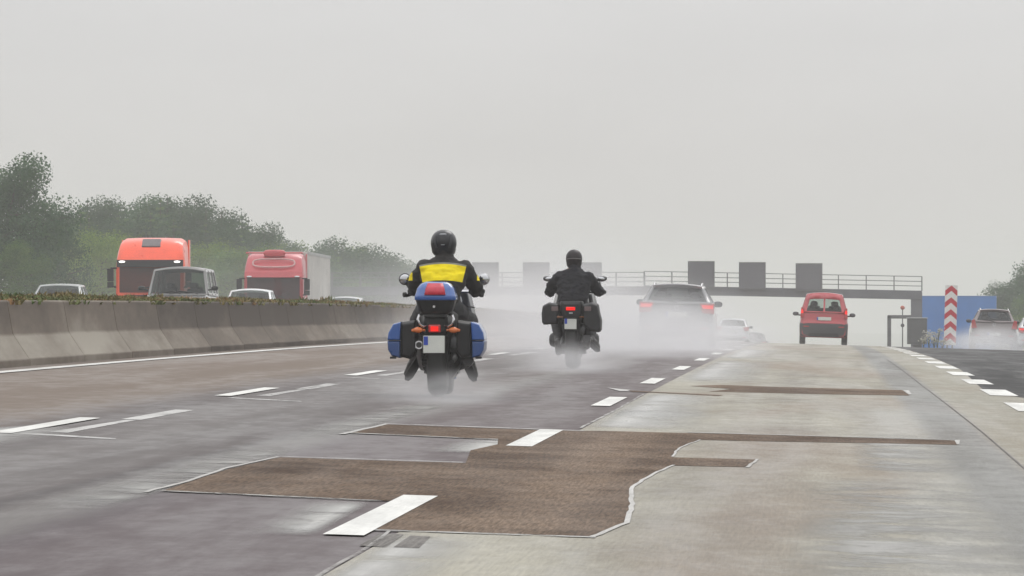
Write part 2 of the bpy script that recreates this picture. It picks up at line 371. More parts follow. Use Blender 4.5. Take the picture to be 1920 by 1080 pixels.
def strip(pts, w0, w1=None):
    """ribbon of width w along points"""
    w1 = w0 if w1 is None else w1; a = []; b = []
    for i, p in enumerate(pts):
        q = Vector(pts[min(i+1, len(pts)-1)])-Vector(pts[max(i-1, 0)]); q.normalize(); t = i/(len(pts)-1); w = lerp(w0, w1, t)/2
        a.append((p[0]-q.y*w, p[1]+q.x*w)); b.append((p[0]+q.y*w, p[1]-q.x*w))
    return a + b[::-1]
def jag(pts, w, seed):
    R = random.Random(seed); q = []
    for a, c in zip(pts, pts[1:]):
        k = max(2, int(abs(c[1]-a[1])/.5+abs(c[0]-a[0])/.08))
        for t in range(k): q.append((lerp(a[0], c[0], t/k)+R.uniform(-.006, .006), lerp(a[1], c[1], t/k)+R.uniform(-.06, .06)))
    return strip(q+[pts[-1]], w, w*.7)
edge = [jag([(-1.07, 31.9), (-.97, 34.0), (-1.01, 36.5), (-1.11, 40.1), (-1.06, 43), (-.98, 45.3)], .03, 1), jag([(-3.56, 36.3), (-3.53, 38.5), (-3.56, 41.2), (-3.48, 44.3)], .03, 2), jag([(-3.56, 51.3), (-3.53, 53), (-3.49, 55.6)], .05, 3),
    jag([(-.5, 45.3), (-.46, 47.6)], .028, 4), jag([(-1.04, 47.5), (-1.05, 50.2), (-.95, 53.2)], .018, 5), [(-2.5, 80.3), (-2.2, 79.0), (-2.2, 78.0), (-2.28, 77.8)], [(.98, 86.4), (1.05, 86.6), (1.04, 82.6), (1.0, 82.8)], [(1.04, 55.9), (1.09, 56.2), (1.05, 54.4), (1.03, 54.4)]]
poly_sheet('joint_seam', edge, .0072, M['seam'])
fine_ = [jag([(-1.97, 56.2), (-1.95, 66), (-1.97, 76)], .025, 6), jag([(-1.96, 26), (-1.96, 29.5), (-2.0, 32)], .025, 7)]
for a, c, h in (((-3.5, 36.6), (-2.3, 36.05), .16), ((-3.46, 44.28), (-2.3, 44.25), .14), ((-2.1, 31.9), (-1.05, 31.85), .14), ((-3.5, 55.45), (-1.9, 55.05), .22), ((-3.54, 51.7), (-2.4, 51.05), .2), ((-1.1, 55.75), (1.0, 56.05), .18), ((-2.1, 31.9), (-1.9, 31.88), .1)):
    fine_.append([a, c, (c[0], c[1]+h), (a[0], a[1]+h)])
poly_sheet('joint_seam', fine_, .0072, M['seam_faint'])
poly_sheet('repair_patch', [[ground_at(*q) for q in P] for P in (((674, 1026), (712, 1003), (758, 1005), (724, 1029)), ((738, 1029), (770, 1007), (808, 1009), (786, 1031)))], .0055, M['grey_patch'])
# wet films with the sky's sheen painted in as pale colour, beside the lane edge, thinning out at their rims
def films(name, L, off, m):
    b = MB(); F = []
    for x0, x1, y0, y1, sk in L:
        nx, ny = 10, 14; us = steps(0, 1, 1/nx); vs = steps(0, 1, 1/ny); P = []
        for v in vs:
            for u in us:
                y = lerp(y0, y1, v); x = lerp(x0, x1, u)+sk*v; P.append((RX(x, y), y, zr(x, y)+off))
                F.append(1-min(1, 4*u)**1.0*min(1, 1.3*(1-u))*min(1, 4*v*(1-v)*1.6))
        b.add(P, [(i*(nx+1)+j, i*(nx+1)+j+1, (i+1)*(nx+1)+j+1, (i+1)*(nx+1)+j) for i in range(ny) for j in range(nx)])
    o = b.build(name, m, None, 60); a = o.data.attributes.new('thin', 'FLOAT', 'POINT')
    for k, f in enumerate(F): a.data[k].value = f
    return structure(o)
films('wet_sheen_film', [(-1.97, -1.0, 56.3, 66, 0), (-1.97, -1.05, 61, 78, 0), (-1.95, -.8, 88, 125, 0), (-1.93, -1.0, 128, 165, 0)], .0045, M['painted_wet_sheen'])
films('damp_sheen_film', [(-.2, 1.3, 27, 44, .1), (.2, 1.15, 44, 58, 0), (-3.48, -3.95, 33, 47, 0), (-3.55, -4.0, 50, 66, .05)], .0045, M['damp_sheen_tone'])
films('wet_sheen_film', [(-2.32, -2.75, 46.8, 51.2, .1), (-2.28, -2.62, 31.0, 36.1, -.05), (-1.95, -1.5, 26, 31.6, 0), (-6.0, -5.3, 44, 51, 0)], .0045, M['painted_wet_sheen'])
# markings
def dash(x, y, l, w): return [(x-w/2, y), (x+w/2, y), (x+w/2, y+l), (x-w/2, y+l)]
poly_sheet('lane_marking', [dash(-2.16, 31.2+18*n, 6, .185) for n in range(-1, 18)], .0085, M['line'])
poly_sheet('lane_marking', [dash(-5.74, 48.3+18*n, 6, .16) for n in range(-1, 18)], .0085, M['line'])
poly_sheet('block_marking', [dash(2.17+(0 if 84+12*n < 150 else 0), 72+12*n, 6, .34) for n in range(0, 14)], .0085, M['line'])
poly_sheet('edge_line', [[(x-.09, y0), (x+.09, y0), (x+.09, y0+36), (x-.09, y0+36)] for x in (-9.22,) for y0 in range(20, 400, 36)], .0085, M['line'])
poly_sheet('edge_line', [[(x-.08, y0), (x+.08, y0), (x+.08, y0+36), (x-.08, y0+36)] for x in (-14.2, -26.3) for y0 in range(20, 400, 36)], .0085, M['line'])
poly_sheet('opposite_lane_marking', [dash(-18.2, 40+18*n, 6, .16) for n in range(22)], .0085, M['line'])
old = [dash(-5.42, 54.3+18*n, 4.6, .16) for n in range(0, 6)]
for n in range(0, 5): old.append([(-5.5, 49.3+18*n), (-5.36, 49.2+18*n), (-5.36, 54.1+18*n), (-5.44, 54.1+18*n)])
for n in range(0, 3): old.append([(-5.62, 48.4+17*n), (-4.85, 47.6+17*n), (-4.9, 48.0+17*n), (-5.6, 48.8+17*n)])
poly_sheet('faded_marking', old, .003, M['line_old'])
poly_sheet('joint_seam', [strip([(1.36, 20), (1.35, 60), (1.30, 90), (1.28, 140)], .014)], .0072, M['asphalt'])
# ------------------------------------------------------------------ median barriers and weeds between them
def barrier_mat():
    m, t, n, l, p = nodes('stained_concrete')
    tc = n.new('ShaderNodeTexCoord'); sx = n.new('ShaderNodeSeparateXYZ'); uv = n.new('ShaderNodeUVMap')
    oi = n.new('ShaderNodeObjectInfo')
    def noise(sc, d=5):
        mp = n.new('ShaderNodeMapping'); mp.inputs['Scale'].default_value = sc; l.new(tc.outputs['Object'], mp.inputs[0])
        q = n.new('ShaderNodeTexNoise'); q.inputs['Detail'].default_value = d; q.inputs['Scale'].default_value = 1; q.inputs['Roughness'].default_value = .6; l.new(mp.outputs[0], q.inputs['Vector']); return q.outputs[0]
    a = noise((.6, .22, .9)); b = noise((3, .45, 1.1)); c = noise((14, 1.4, 9))
    def mth(op, a, b):
        q = n.new('ShaderNodeMath'); q.operation = op
        for i, s in enumerate((a, b)):
            if isinstance(s, (int, float)): q.inputs[i].default_value = s
            else: l.new(s, q.inputs[i])
        return q.outputs[0]
    k = mth('ADD', mth('MULTIPLY', a, .5), mth('ADD', mth('MULTIPLY', b, .35), mth('MULTIPLY', c, .15)))
    k = mth('ADD', k, mth('MULTIPLY', mth('SUBTRACT', oi.outputs['Random'], .5), .32))
    at_ = n.new('ShaderNodeAttribute'); at_.attribute_name = 'grime'      # traffic film on the upright face, washed flare
    k = mth('SUBTRACT', k, mth('MULTIPLY', at_.outputs['Fac'], .28))
    r = n.new('ShaderNodeValToRGB'); l.new(k, r.inputs[0]); e = r.color_ramp
    e.elements[0].position = .18; e.elements[0].color = (.048, .035, .025, 1); e.elements[1].position = .68; e.elements[1].color = (.29, .262, .218, 1)
    q = e.elements.new(.42); q.color = (.135, .108, .083, 1)
    l.new(r.outputs[0], p.inputs['Base Color']); p.inputs['Roughness'].default_value = .8; p.inputs['Specular IOR Level'].default_value = .3
    bp = n.new('ShaderNodeBump'); bp.inputs['Strength'].default_value = .3; bp.inputs['Distance'].default_value = .02; l.new(b, bp.inputs['Height']); l.new(bp.outputs[0], p.inputs['Normal'])
    return m
M['concrete'] = barrier_mat()
M['joint'] = mat('joint_filler', (.03, .028, .026), .9)
def barrier(name, label, xf, side, y0, y1):
    root = thing(name, label, 'barrier', (RX(xf, y0), y0, zr(xf, y0)))
    # section: (distance behind the foot, height, grime)
    prof = [(0, -.05, .5), (0, .085, .5), (.02, .10, .1), (.19, .355, 0), (.215, .40, .8), (.28, .775, .95), (.30, .80, .5), (.42, .80, .5), (.44, .775, .5), (.50, .38, .5), (.66, .1, .5), (.68, -.05, .5)]
    y = y0; i = 0; L = 6.3
    while y < y1:
        b = MB(); R = []
        for yy in (y+.022, y+L/2, y+L-.022):
            R.append([(RX(xf, yy)-side*d-root.location.x, yy-y0, zr(xf, yy)+h-root.location.z) for d, h, g in prof])
        b.rings(R); o = b.build('barrier_segment', M['concrete'], root, 25, .012)
        at_ = o.data.attributes.new('grime', 'FLOAT', 'POINT')
        for j in range(len(prof)*3): at_.data[j].value = prof[j % len(prof)][2]
        y += L; i += 1
    return root
barrier('concrete_barrier', 'long stained grey concrete crash barrier along the passing lane, topped by weeds', -9.66, 1, 59.3-6.3*6, 420)
barrier('concrete_barrier', 'second concrete barrier on the far side of the weed strip, facing the oncoming traffic', -12.45, -1, 59.3-6.3*6, 420)
soil = mat('soil', (.07, .05, .03), .95, var=.4, scale=2)
grid_sheet('median_soil', [-12.05, -11.3, -10.7, -10.1], steps(22, 424, 6), lambda x, y: lerp(zr(-12.45, y), zr(-9.66, y), (x+12.05)/1.95)+.755, soil)
def weed_mat(name, ca, cb, cc):
    m, t, n, l, p = nodes(name); tc = n.new('ShaderNodeTexCoord'); no = n.new('ShaderNodeTexNoise'); no.inputs['Scale'].default_value = .55; no.inputs['Detail'].default_value = 6
    l.new(tc.outputs['Object'], no.inputs['Vector']); r = n.new('ShaderNodeValToRGB'); l.new(no.outputs[0], r.inputs[0]); e = r.color_ramp
    e.elements[0].position = .34; e.elements[0].color = (*ca, 1); e.elements[1].position = .66; e.elements[1].color = (*cc, 1); q = e.elements.new(.5); q.color = (*cb, 1)
    l.new(r.outputs[0], p.inputs['Base Color']); p.inputs['Roughness'].default_value = .7; p.inputs['Specular IOR Level'].default_value = .2
    return m
M['weed'] = weed_mat('weeds', (.07, .115, .028), (.13, .125, .04), (.22, .115, .05))
def tuft(b, R, x, y, z, h, spread, n):
    for _ in range(n):
        a = R.uniform(0, 2*pi); ln = R.uniform(.2, 1)*spread; hh = h*R.uniform(.5, 1.1); w = R.uniform(.006, .016)
        p = Vector((x+R.uniform(-.08, .08), y+R.uniform(-.1, .1), z)); q = p+Vector((cos(a)*ln*.5, sin(a)*ln*.5, hh*.7)); t = p+Vector((cos(a)*ln, sin(a)*ln, hh))
        d = Vector((-sin(a), cos(a), 0))*w; d2 = Vector((1, 0, 0))*w
        d = d if abs(d.x) > w*.4 else d2
        b.add([p-d, p+d, q+d*1.2, t, q-d*1.2], [(0, 1, 2, 3, 4)])
R = random.Random(5); b = MB()
for i in range(5200):
    y = 60+300*R.random()**1.35; x = R.uniform(-11.6, -9.98)
    z = lerp(zr(-12.45, y), zr(-9.66, y), (x+12.05)/1.95)+.75
    k = .5+.8*mnoise.noise(Vector((y*.13, x*.6, 0)))
    h = max(.03, .045+.06*k)*R.uniform(.6, 1.3)
    if R.random() < .02: h *= 1.6
    tuft(b, R, x, y, z, h, .10, 13)
tag(b.build('median_weeds', M['weed'], None, 0), kind='stuff')
# ================================================================== MOTORCYCLES AND RIDERS
# built in units of about a metre, x to the rider's right, y forward, z up, rear wheel standing at the origin
def wheel_moto(name, y, r, w, root):
    b = MB(); prof = []
    for k in range(13):
        a = -pi*.5+pi*k/12; prof.append((sin(a)*w/2, r-w*.42+cos(a)*w*.42))
    b.lathe_x([(-w*.42, r-w*.75)]+prof+[(w*.42, r-w*.75)], (0, y, r), 40)
    t = b.build(name, M['rubber'], root, 40)
    b = MB(); b.lathe_x([(-w*.36, r-w*.8), (-w*.2, r-w*.72), (w*.2, r-w*.72), (w*.36, r-w*.8), (w*.3, r-w), (-w*.3, r-w)], (0, y, r), 32)
    for k in range(5):
        a = 2*pi*k/5; b.tube([(0, y+.05*cos(a), r+.05*sin(a)), (0, y+(r-w*.85)*cos(a), r+(r-w*.85)*sin(a))], [.03, .02], 6)
    b.cyl((-.07, y, r), (.07, y, r), .055); b.build('rim', M['dark_metal'], t)
    return t
def plate(root, c, w, h, tall=True, bw=.2, bh=.5):
    """blank white number plate with the blue country band"""
    b = MB(); b.box(c, (w, .012, h)); p = b.build('number_plate', M['plate_white'], root, 0, .004)
    b = MB(); z = c[2]+h/2-h*bh/2-.006 if tall else c[2]
    b.box((c[0]-w/2+w*bw/2+.004, c[1]-.0075, z), (w*bw, .004, h*bh)); b.build('country_band', M['plate_blue'], p, 0)
    b = MB(); b.box((c[0], c[1]+.011, c[2]), (w+.02, .008, h+.016)); b.build('plate_holder', M['black_plastic'], p, 0, .003)
    return p
def pannier(root, side, pts, y0, y1, outer, inner, split):
    """hard pannier: closed shell in two halves; pts = outline (x from the bike's middle, z)"""
    b = MB(); P = [(side*x, z) for x, z in pts]
    cx = sum(p[0] for p in P)/len(P); cz = sum(p[1] for p in P)/len(P)
    R = []
    for y, k in ((y0, .86), (y0+.05, .985), (y0+.10, 1), (y1-.12, 1), (y1, .8)):
        R.append([(cx+(x-cx)*k, y, cz+(z-cz)*k) for x, z in P])
    b.rings(R); o = b.build('pannier', inner, root, 30, .012)
    return o
def touring_bike(root, blue):
    """the nearer machine: blue luggage, top case, chrome grab rails"""
    paint = mat('bike_paint', blue, .25, coat=.8, var=.06); blk = M['black_plastic']
    lower = mat('blue_lid_shade', tuple(c*.62 for c in blue), .3, coat=.6, var=.06)  # same blue darkened: shade of the lower bevel put into the colour
    wheel_moto('rear_wheel', 0, .32, .185, root); wheel_moto('front_wheel', 1.5, .31, .12, root)
    b = MB(); b.box((-.04, .02, .52), (.17, .5, .26)); b.box((.01, -.16, .40), (.20, .03, .34), Matrix.Rotation(-.25, 3, 'X')); b.prism([(-.13, .62), (.13, .62), (.11, .35), (-.1, .35)], -.12, -.06)
    b.build('rear_mudguard', blk, root, 30, .01)
    b = MB(); b.tube([(-.12, 0, .32), (-.13, .25, .36), (-.11, .55, .42)], [.035, .045, .05]); b.tube([(.12, 0, .32), (.13, .25, .36), (.11, .55, .42)], [.03, .04, .05]); b.cyl((-.15, 0, .32), (.15, 0, .32), .025)
    b.build('swingarm', M['dark_metal'], root)
    b = MB(); b.ell((0, .72, .42), (.2, .26, .2), 18, 12, .6); b.box((0, .7, .30), (.33, .34, .18), None, .9, .8)
    b.cyl((-.23, .72, .4), (.23, .72, .4), .11, None, 20); b.prism([(-.19, .36), (.19, .36), (.13, .2), (-.13, .2)], .5, .9)
    b.build('engine', M['dark_metal'], root, 40, .008)
    b = MB(); b.tube([(-.12, .75, .25), (-.17, .4, .27), (-.165, 0, .42), (-.16, -.28, .475)], [.025, .03, .045, .048], 16)
    b.tube([(-.16, -.28, .475), (-.16, -.34, .487)], [.048, .04], 16); b.build('silencer', M['silver_metal'], root)
    b = MB(); b.tube([(-.16, -.342, .487), (-.16, -.30, .478)], [.028, .028], 14); b.build('tail_pipe', M['rubber'], root)
    b = MB(); b.tube([(.12, .75, .25), (.24, .35, .29), (.285, 0, .33), (.29, -.2, .345)], [.025, .03, .05, .055], 16); b.build('silencer', M['dark_metal'], root)
    b = MB(); R = []
    for y, w, zt, zb in ((-.22, .10, .80, .68), (-.05, .14, .82, .66), (.2, .17, .80, .62), (.5, .16, .79, .62), (.72, .13, .84, .68)): R.append([(x*w, y, z) for x, z in ((-1, zb), (1, zb), (1.05, zt-.03), (.8, zt), (-.8, zt), (-1.05, zt-.03))])
    b.rings(R); b.build('seat', mat('saddle', (.02, .02, .021), .65), root, 40, .01)
    b = MB(); b.ell((0, .95, .86), (.19, .28, .17), 24, 14, .8); b.build('fuel_tank', mat('tank_dark', (.01, .02, .07), .25, coat=.7), root)
    b = MB(); b.prism([(-.20, .46), (.23, .46), (.21, .30), (.11, .16), (-.10, .16), (-.18, .30)], .30, .9); b.build('undertray', blk, root, 30, .02)
    b = MB(); R = []
    for y, w, zb, zt in ((.98, .28, .45, .98), (1.15, .30, .5, 1.02), (1.35, .24, .6, 1.0), (1.5, .12, .72, .92)): R.append([(-w*.7, y, zb), (w*.7, y, zb), (w, y, (zb+zt)/2), (w*.8, y, zt), (-w*.8, y, zt), (-w, y, (zb+zt)/2)])
    b.rings(R); b.build('fairing', mat('fairing_dark', (.012, .016, .035), .3, coat=.5), root, 40, .02)
    b = MB(); R = []
    for t in range(5):
        z = .96+t*.07; w = .2-.022*t*t*.5; R.append([(w*sin(a), 1.28-.05*t+.09*cos(a)-.09, z) for a in [(-1.1+2.2*k/8) for k in range(9)]])
    b.rings(R, False, False); w = b.build('windscreen', M['glass_clear'], root); sm_ = w.modifiers.new('t', 'SOLIDIFY'); sm_.thickness = .006
    b = MB(); b.tube([(-.355, .86, .955), (-.26, .94, .985), (-.1, 1.02, .99), (.1, 1.02, .99), (.26, .94, .985), (.365, .86, .965)], .014, 10); hb = b.build('handlebar', M['chrome'], root)
    for s in (-1, 1):
        b = MB(); b.tube([(s*.25, .945, .985), (s*.355, .872, .955+.005*s)], .021, 12); b.cyl((s*.355, .872, .957), (s*.375, .858, .955), .024); b.build('grip', M['rubber'], hb)
        b = MB(); b.tube([(s*.26, 1.0, 1.0), (s*.34, 1.05, 1.02), (s*.37, 1.06, 1.07)], .008, 8)
        b.ell((s*.375, 1.065, 1.105), (.060, .03, .058), 24, 12); m_ = b.build('mirror', M['dark_metal'] if s < 0 else M['silver_metal'], root)
        b = MB(); b.ell((s*.375, 1.04, 1.105), (.050, .012, .047), 24, 10); b.build('mirror_glass', M['mirror_glass'], m_)
        b = MB(); b.tube([(s*.15, 1.5, .31), (s*.13, 1.28, .75)], .03); b.build('fork_leg', M['dark_metal'], root)
        # grab rail loop
        b = MB(); b.tube([(s*.085, -.36, .668), (s*.115, -.385, .66), (s*.15, -.39, .685), (s*.168, -.39, .725), (s*.155, -.385, .762), (s*.12, -.37, .778), (s*.075, -.345, .768)], .0135, 10); b.build('grab_rail', M['chrome'], root)
        b = MB(); b.tube([(s*.10, -.36, .625), (s*.145, -.36, .625)], .012, 8); b.tube([(s*.14, -.385, .628), (s*.17, -.385, .627), (s*.225, -.37, .622)], [.022, .03, .012], 12); b.ell((s*.165, -.39, .626), (.046, .03, .028), 16, 10)
        q = b.build('indicator', M['orange_lens'], root)
        b = MB(); b.tube([(s*.08, -.33, .62), (s*.125, -.36, .625)], .011, 8); b.build('stalk', M['silver_metal'], q)
        b = MB(); b.tube([(s*.1, .45, .33), (s*.26, .46, .31)], .018, 8); b.box((s*.23, .46, .325), (.12, .05, .02)); b.build('footpeg', M['dark_metal'], root)
        # pannier: dark inner shell, two-faced blue lid with shade painted into its lower face
        pn = pannier(root, s, [(.19, .72), (.33, .70), (.335, .375), (.24, .352), (.185, .42)], -.36, .24, blk, blk, 0)
        b = MB(); q = [(.325, .705), (.40, .685), (.447, .60), (.455, .53), (.335, .53)]
        b.rings([[(s*(.39+(x-.39)*k), y, .61+(z-.61)*k) for x, z in q] for y, k in ((-.385, .9), (-.36, 1), (.12, 1), (.24, .8))]); b.build('upper_lid', paint, pn, 30, .008)
        b = MB(); q = [(.335, .527), (.457, .527), (.45, .44), (.415, .38), (.335, .362)]
        b.rings([[(s*(.39+(x-.39)*k), y, .45+(z-.45)*k) for x, z in q] for y, k in ((-.37, .86), (-.34, 1), (.12, 1), (.24, .8))]); b.build('lower_lid', lower, pn, 30, .008)
        b = MB(); b.box((s*.40, -.36, .368), (.06, .03, .02)); b.build('latch', blk, pn, 0, .004)
    # top case
    b = MB(); R = []
    for z, w, d, y in ((.775, .125, .13, -.30), (.80, .15, .17, -.30), (.90, .182, .20, -.31), (.925, .185, .205, -.31)):
        R.append([(w*sx*k1, y+d*sy*k2, z) for sx, sy, k1, k2 in ((-1, -1, .85, 1), (1, -1, .85, 1), (1, -1, 1, .85), (1, 1, 1, .8), (1, 1, .8, 1), (-1, 1, .8, 1), (-1, 1, 1, .8), (-1, -1, 1, .85))])
    b.rings(R); tcase = b.build('top_case', blk, root, 30, .01)
    b = MB(); R = []
    for z, w, d in ((.905, .194, .215), (.945, .194, .215), (.955, .186, .205), (1.01, .172, .18), (1.055, .142, .14), (1.078, .09, .08)):
        R.append([(w*sx*k1, -.31+d*sy*k2, z) for sx, sy, k1, k2 in ((-1, -1, .8, 1), (1, -1, .8, 1), (1, -1, 1, .8), (1, 1, 1, .8), (1, 1, .8, 1), (-1, 1, .8, 1), (-1, 1, 1, .8), (-1, -1, 1, .8))])
    b.rings(R); b.build('case_lid', paint, tcase, 50, .008)
    b = MB(); b.rings([[(x*.098, -.31-.215-.004, .955), (x*.088, -.31-.189, 1.010), (x*.07, -.31-.150, 1.058)][:] for x in (-1, -.5, 0, .5, 1)], False, False)
    rf = b.build('reflector', mat('red_reflector', (.52, .018, .045), .35, coat=.3, var=.12, scale=30), tcase, 40); q = rf.modifiers.new('t', 'SOLIDIFY'); q.thickness = .016; q.offset = 0
    b = MB(); b.cyl((-.01, -.505, .845), (-.01, -.515, .845), .012); b.build('lock', M['chrome'], tcase)
    b = MB(); b.box((0, -.28, .76), (.22, .3, .025)); b.tube([(-.1, -.1, .8), (-.1, -.3, .755), (.1, -.3, .755), (.1, -.1, .8)], .012, 8); b.build('luggage_rack', M['dark_metal'], root, 30, .004)
    # tail unit
    b = MB(); R = []
    for y, w, zb, zt in ((-.37, .085, .595, .735), (-.34, .12, .585, .755), (-.1, .15, .6, .77), (.2, .16, .62, .78)): R.append([(-w, y, lerp(zb, zt, .35)), (-w*.7, y, zb), (w*.7, y, zb), (w, y, lerp(zb, zt, .35)), (w*.9, y, zt), (-w*.9, y, zt)])
    b.rings(R); b.build('tail_fairing', blk, root, 40, .008)
    b = MB(); b.box((-.012, -.375, .64), (.115, .03, .075)); tl = b.build('tail_light', M['red_lens'], root, 0, .012)
    b = MB(); b.box((-.012, -.392, .637), (.07, .006, .045)); b.build('lit_bulb_window', M['red_lamp'], tl, 0, .004)
    plate(root, (-.016, -.40, .492), .20, .162)
    b = MB(); b.tube([(0, .05, .34), (.12, .15, .62)], .03); b.tube([(-.06, .5, .55), (-.09, .1, .72), (-.08, -.2, .72)], .018); b.tube([(.06, .5, .55), (.09, .1, .72), (.08, -.2, .72)], .018); b.build('subframe', M['dark_metal'], root)
    b = MB(); b.ell((0, 1.56, .78), (.12, .04, .07), 16, 10, .7); b.build('headlight', M['lamp_clear'], root)
    b = MB(); R = []
    for k in range(9):
        a = -.5+pi*.75*k/8; R.append([(x*.075, 1.5+.345*cos(a), .31+.345*sin(a)) for x in (-1, -.5, .5, 1)])
    b.rings(R, False, False); q = b.build('front_mudguard', paint, root); q = q.modifiers.new('t', 'SOLIDIFY'); q.thickness = .008
    b = MB(); b.box((.285, .52, .84), (.07, .1, .012), Matrix.Rotation(.15, 3, 'Y')); b.build('side_vent', blk, root, 0, .004)
def black_bike(root):
    """the farther machine: flat dark panniers, no top case"""
    paint = mat('black_bike_paint', (.03, .03, .035), .28, coat=.7, var=.1); blk = M['black_plastic']
    wheel_moto('rear_wheel', 0, .32, .18, root); wheel_moto('front_wheel', 1.5, .31, .12, root)
    b = MB(); b.prism([(-.12, .72), (.12, .72), (.105, .40), (.085, .33), (-.085, .33), (-.105, .40)], -.2, -.1); b.box((0, .05, .58), (.17, .45, .2)); b.build('rear_mudguard', blk, root, 30, .01)
    b = MB(); b.tube([(-.12, 0, .32), (-.13, .25, .36), (-.11, .55, .42)], [.035, .045, .05]); b.tube([(.12, 0, .32), (.13, .25, .36), (.11, .55, .42)], [.03, .04, .05]); b.cyl((-.15, 0, .32), (.15, 0, .32), .025); b.build('swingarm', M['dark_metal'], root)
    b = MB(); b.ell((0, .72, .42), (.2, .26, .2), 18, 12, .6); b.box((0, .7, .28), (.33, .34, .18), None, .9, .8); b.ell((-.24, .75, .38), (.1, .12, .1), 16, 10, .7); b.ell((.24, .75, .38), (.1, .12, .1), 16, 10, .7); b.build('engine', M['dark_metal'], root, 40)
    b = MB(); b.tube([(.12, .75, .25), (.2, .35, .29), (.20, 0, .36), (.20, -.25, .4)], [.025, .03, .055, .055], 16); b.build('silencer', M['dark_metal'], root)
    b = MB(); R = []
    for y, w, zt, zb in ((-.25, .12, .87, .7), (-.05, .15, .88, .66), (.2, .17, .84, .62), (.5, .16, .82, .62), (.72, .13, .86, .68)): R.append([(x*w, y, z) for x, z in ((-1, zb), (1, zb), (1.05, zt-.03), (.8, zt), (-.8, zt), (-1.05, zt-.03))])
    b.rings(R); b.build('seat', mat('saddle_dark', (.03, .03, .032), .65), root, 40, .01)
    b = MB(); b.ell((0, .95, .88), (.2, .28, .17), 24, 14, .8); b.build('fuel_tank', paint, root)
    b = MB(); R = []
    for y, w, zb, zt in ((.98, .28, .45, 1.0), (1.15, .32, .5, 1.05), (1.35, .26, .6, 1.02), (1.5, .12, .74, .94)): R.append([(-w*.7, y, zb), (w*.7, y, zb), (w, y, (zb+zt)/2), (w*.8, y, zt), (-w*.8, y, zt), (-w, y, (zb+zt)/2)])
    b.rings(R); b.build('fairing', paint, root, 40, .02)
    b = MB(); R = []
    for t in range(5):
        z = 1.0+t*.06; w = .26-.02*t; R.append([(w*sin(a), 1.28-.05*t+.09*cos(a)-.09, z) for a in [(-1.1+2.2*k/8) for k in range(9)]])
    b.rings(R, False, False); w = b.build('windscreen', M['glass_clear'], root); q = w.modifiers.new('t', 'SOLIDIFY'); q.thickness = .006
    b = MB(); b.tube([(-.38, .86, 1.0), (-.28, .94, 1.02), (0, 1.02, 1.03), (.28, .94, 1.02), (.38, .86, 1.0)], .014, 10); hb = b.build('handlebar', M['dark_metal'], root)
    for s in (-1, 1):
        b = MB(); b.tube([(s*.28, .945, 1.02), (s*.385, .862, 1.0)], .021, 12); b.build('grip', M['rubber'], hb)
        b = MB(); b.tube([(s*.28, 1.12, 1.08), (s*.34, 1.1, 1.16)], [.012, .016], 8); b.ell((s*.36, 1.08, 1.205), (.075, .045, .038), 20, 10, .8, Matrix.Rotation(s*-.1, 3, 'Y')); m_ = b.build('mirror', paint, root)
        b = MB(); b.ell((s*.35, 1.042, 1.205), (.055, .01, .028), 16, 8); b.build('mirror_glass', M['mirror_glass'], m_)
        b = MB(); b.tube([(s*.15, 1.5, .31), (s*.13, 1.28, .75)], .03); b.build('fork_leg', M['dark_metal'], root)
        pts = [(.17, .86), (.30, .885), (.385, .84), (.40, .74), (.395, .62), (.37, .585), (.18, .60)] if s < 0 else [(.14, .86), (.28, .89), (.355, .86), (.375, .74), (.40, .65), (.395, .52), (.37, .485), (.25, .50), (.16, .58)]
        pn = pannier(root, s, pts, -.34, .26, blk, mat('pannier_shell', (.02, .02, .022), .5, spec=.25, var=.25), 0)
        b = MB(); b.box((s*.22, -.345, .80), (.09, .012, .06)); b.build('reflector', mat('dark_reflector', (.14, .10, .10), .3), pn, 0, .006)
        b = MB(); b.tube([(s*.1, -.3, .69), (s*.17, -.31, .69)], .01, 8); b.ell((s*.18, -.31, .69), (.035, .02, .018), 12, 8); b.build('indicator', mat('smoked_lens', (.2, .08, .03), .25), root)
        b = MB(); b.tube([(s*.1, .45, .33), (s*.26, .46, .31)], .018, 8); b.build('footpeg', M['dark_metal'], root)
    b = MB(); R = []
    for y, w, zb, zt in ((-.34, .11, .70, .86), (-.3, .15, .66, .90), (-.1, .17, .64, .90), (.2, .17, .66, .86)): R.append([(-w, y, lerp(zb, zt, .35)), (-w*.7, y, zb), (w*.7, y, zb), (w, y, lerp(zb, zt, .35)), (w*.9, y, zt), (-w*.9, y, zt)])
    b.rings(R); b.build('tail_fairing', blk, root, 40, .008)
    b = MB(); b.box((-.008, -.35, .80), (.13, .025, .055)); tl = b.build('tail_light', M['red_lens'], root, 0, .01)
    b = MB(); b.box((-.008, -.365, .80), (.118, .006, .04)); b.build('lit_bulb_window', M['red_lamp'], tl, 0, .006)
    b = MB(); b.box((-.005, -.345, .742), (.05, .02, .02)); b.build('plate_lamp', M['silver_metal'], root, 0, .004)
    plate(root, (-.012, -.30, .605), .162, .155)
    b = MB(); b.ell((0, 1.56, .8), (.14, .04, .07), 16, 10, .7); b.build('headlight', M['lamp_clear'], root)
    b = MB(); R = []
    for k in range(9):
        a = -.5+pi*.75*k/8; R.append([(x*.075, 1.5+.345*cos(a), .31+.345*sin(a)) for x in (-1, -.5, .5, 1)])
    b.rings(R, False, False); q = b.build('front_mudguard', paint, root); q = q.modifiers.new('t', 'SOLIDIFY'); q.thickness = .008
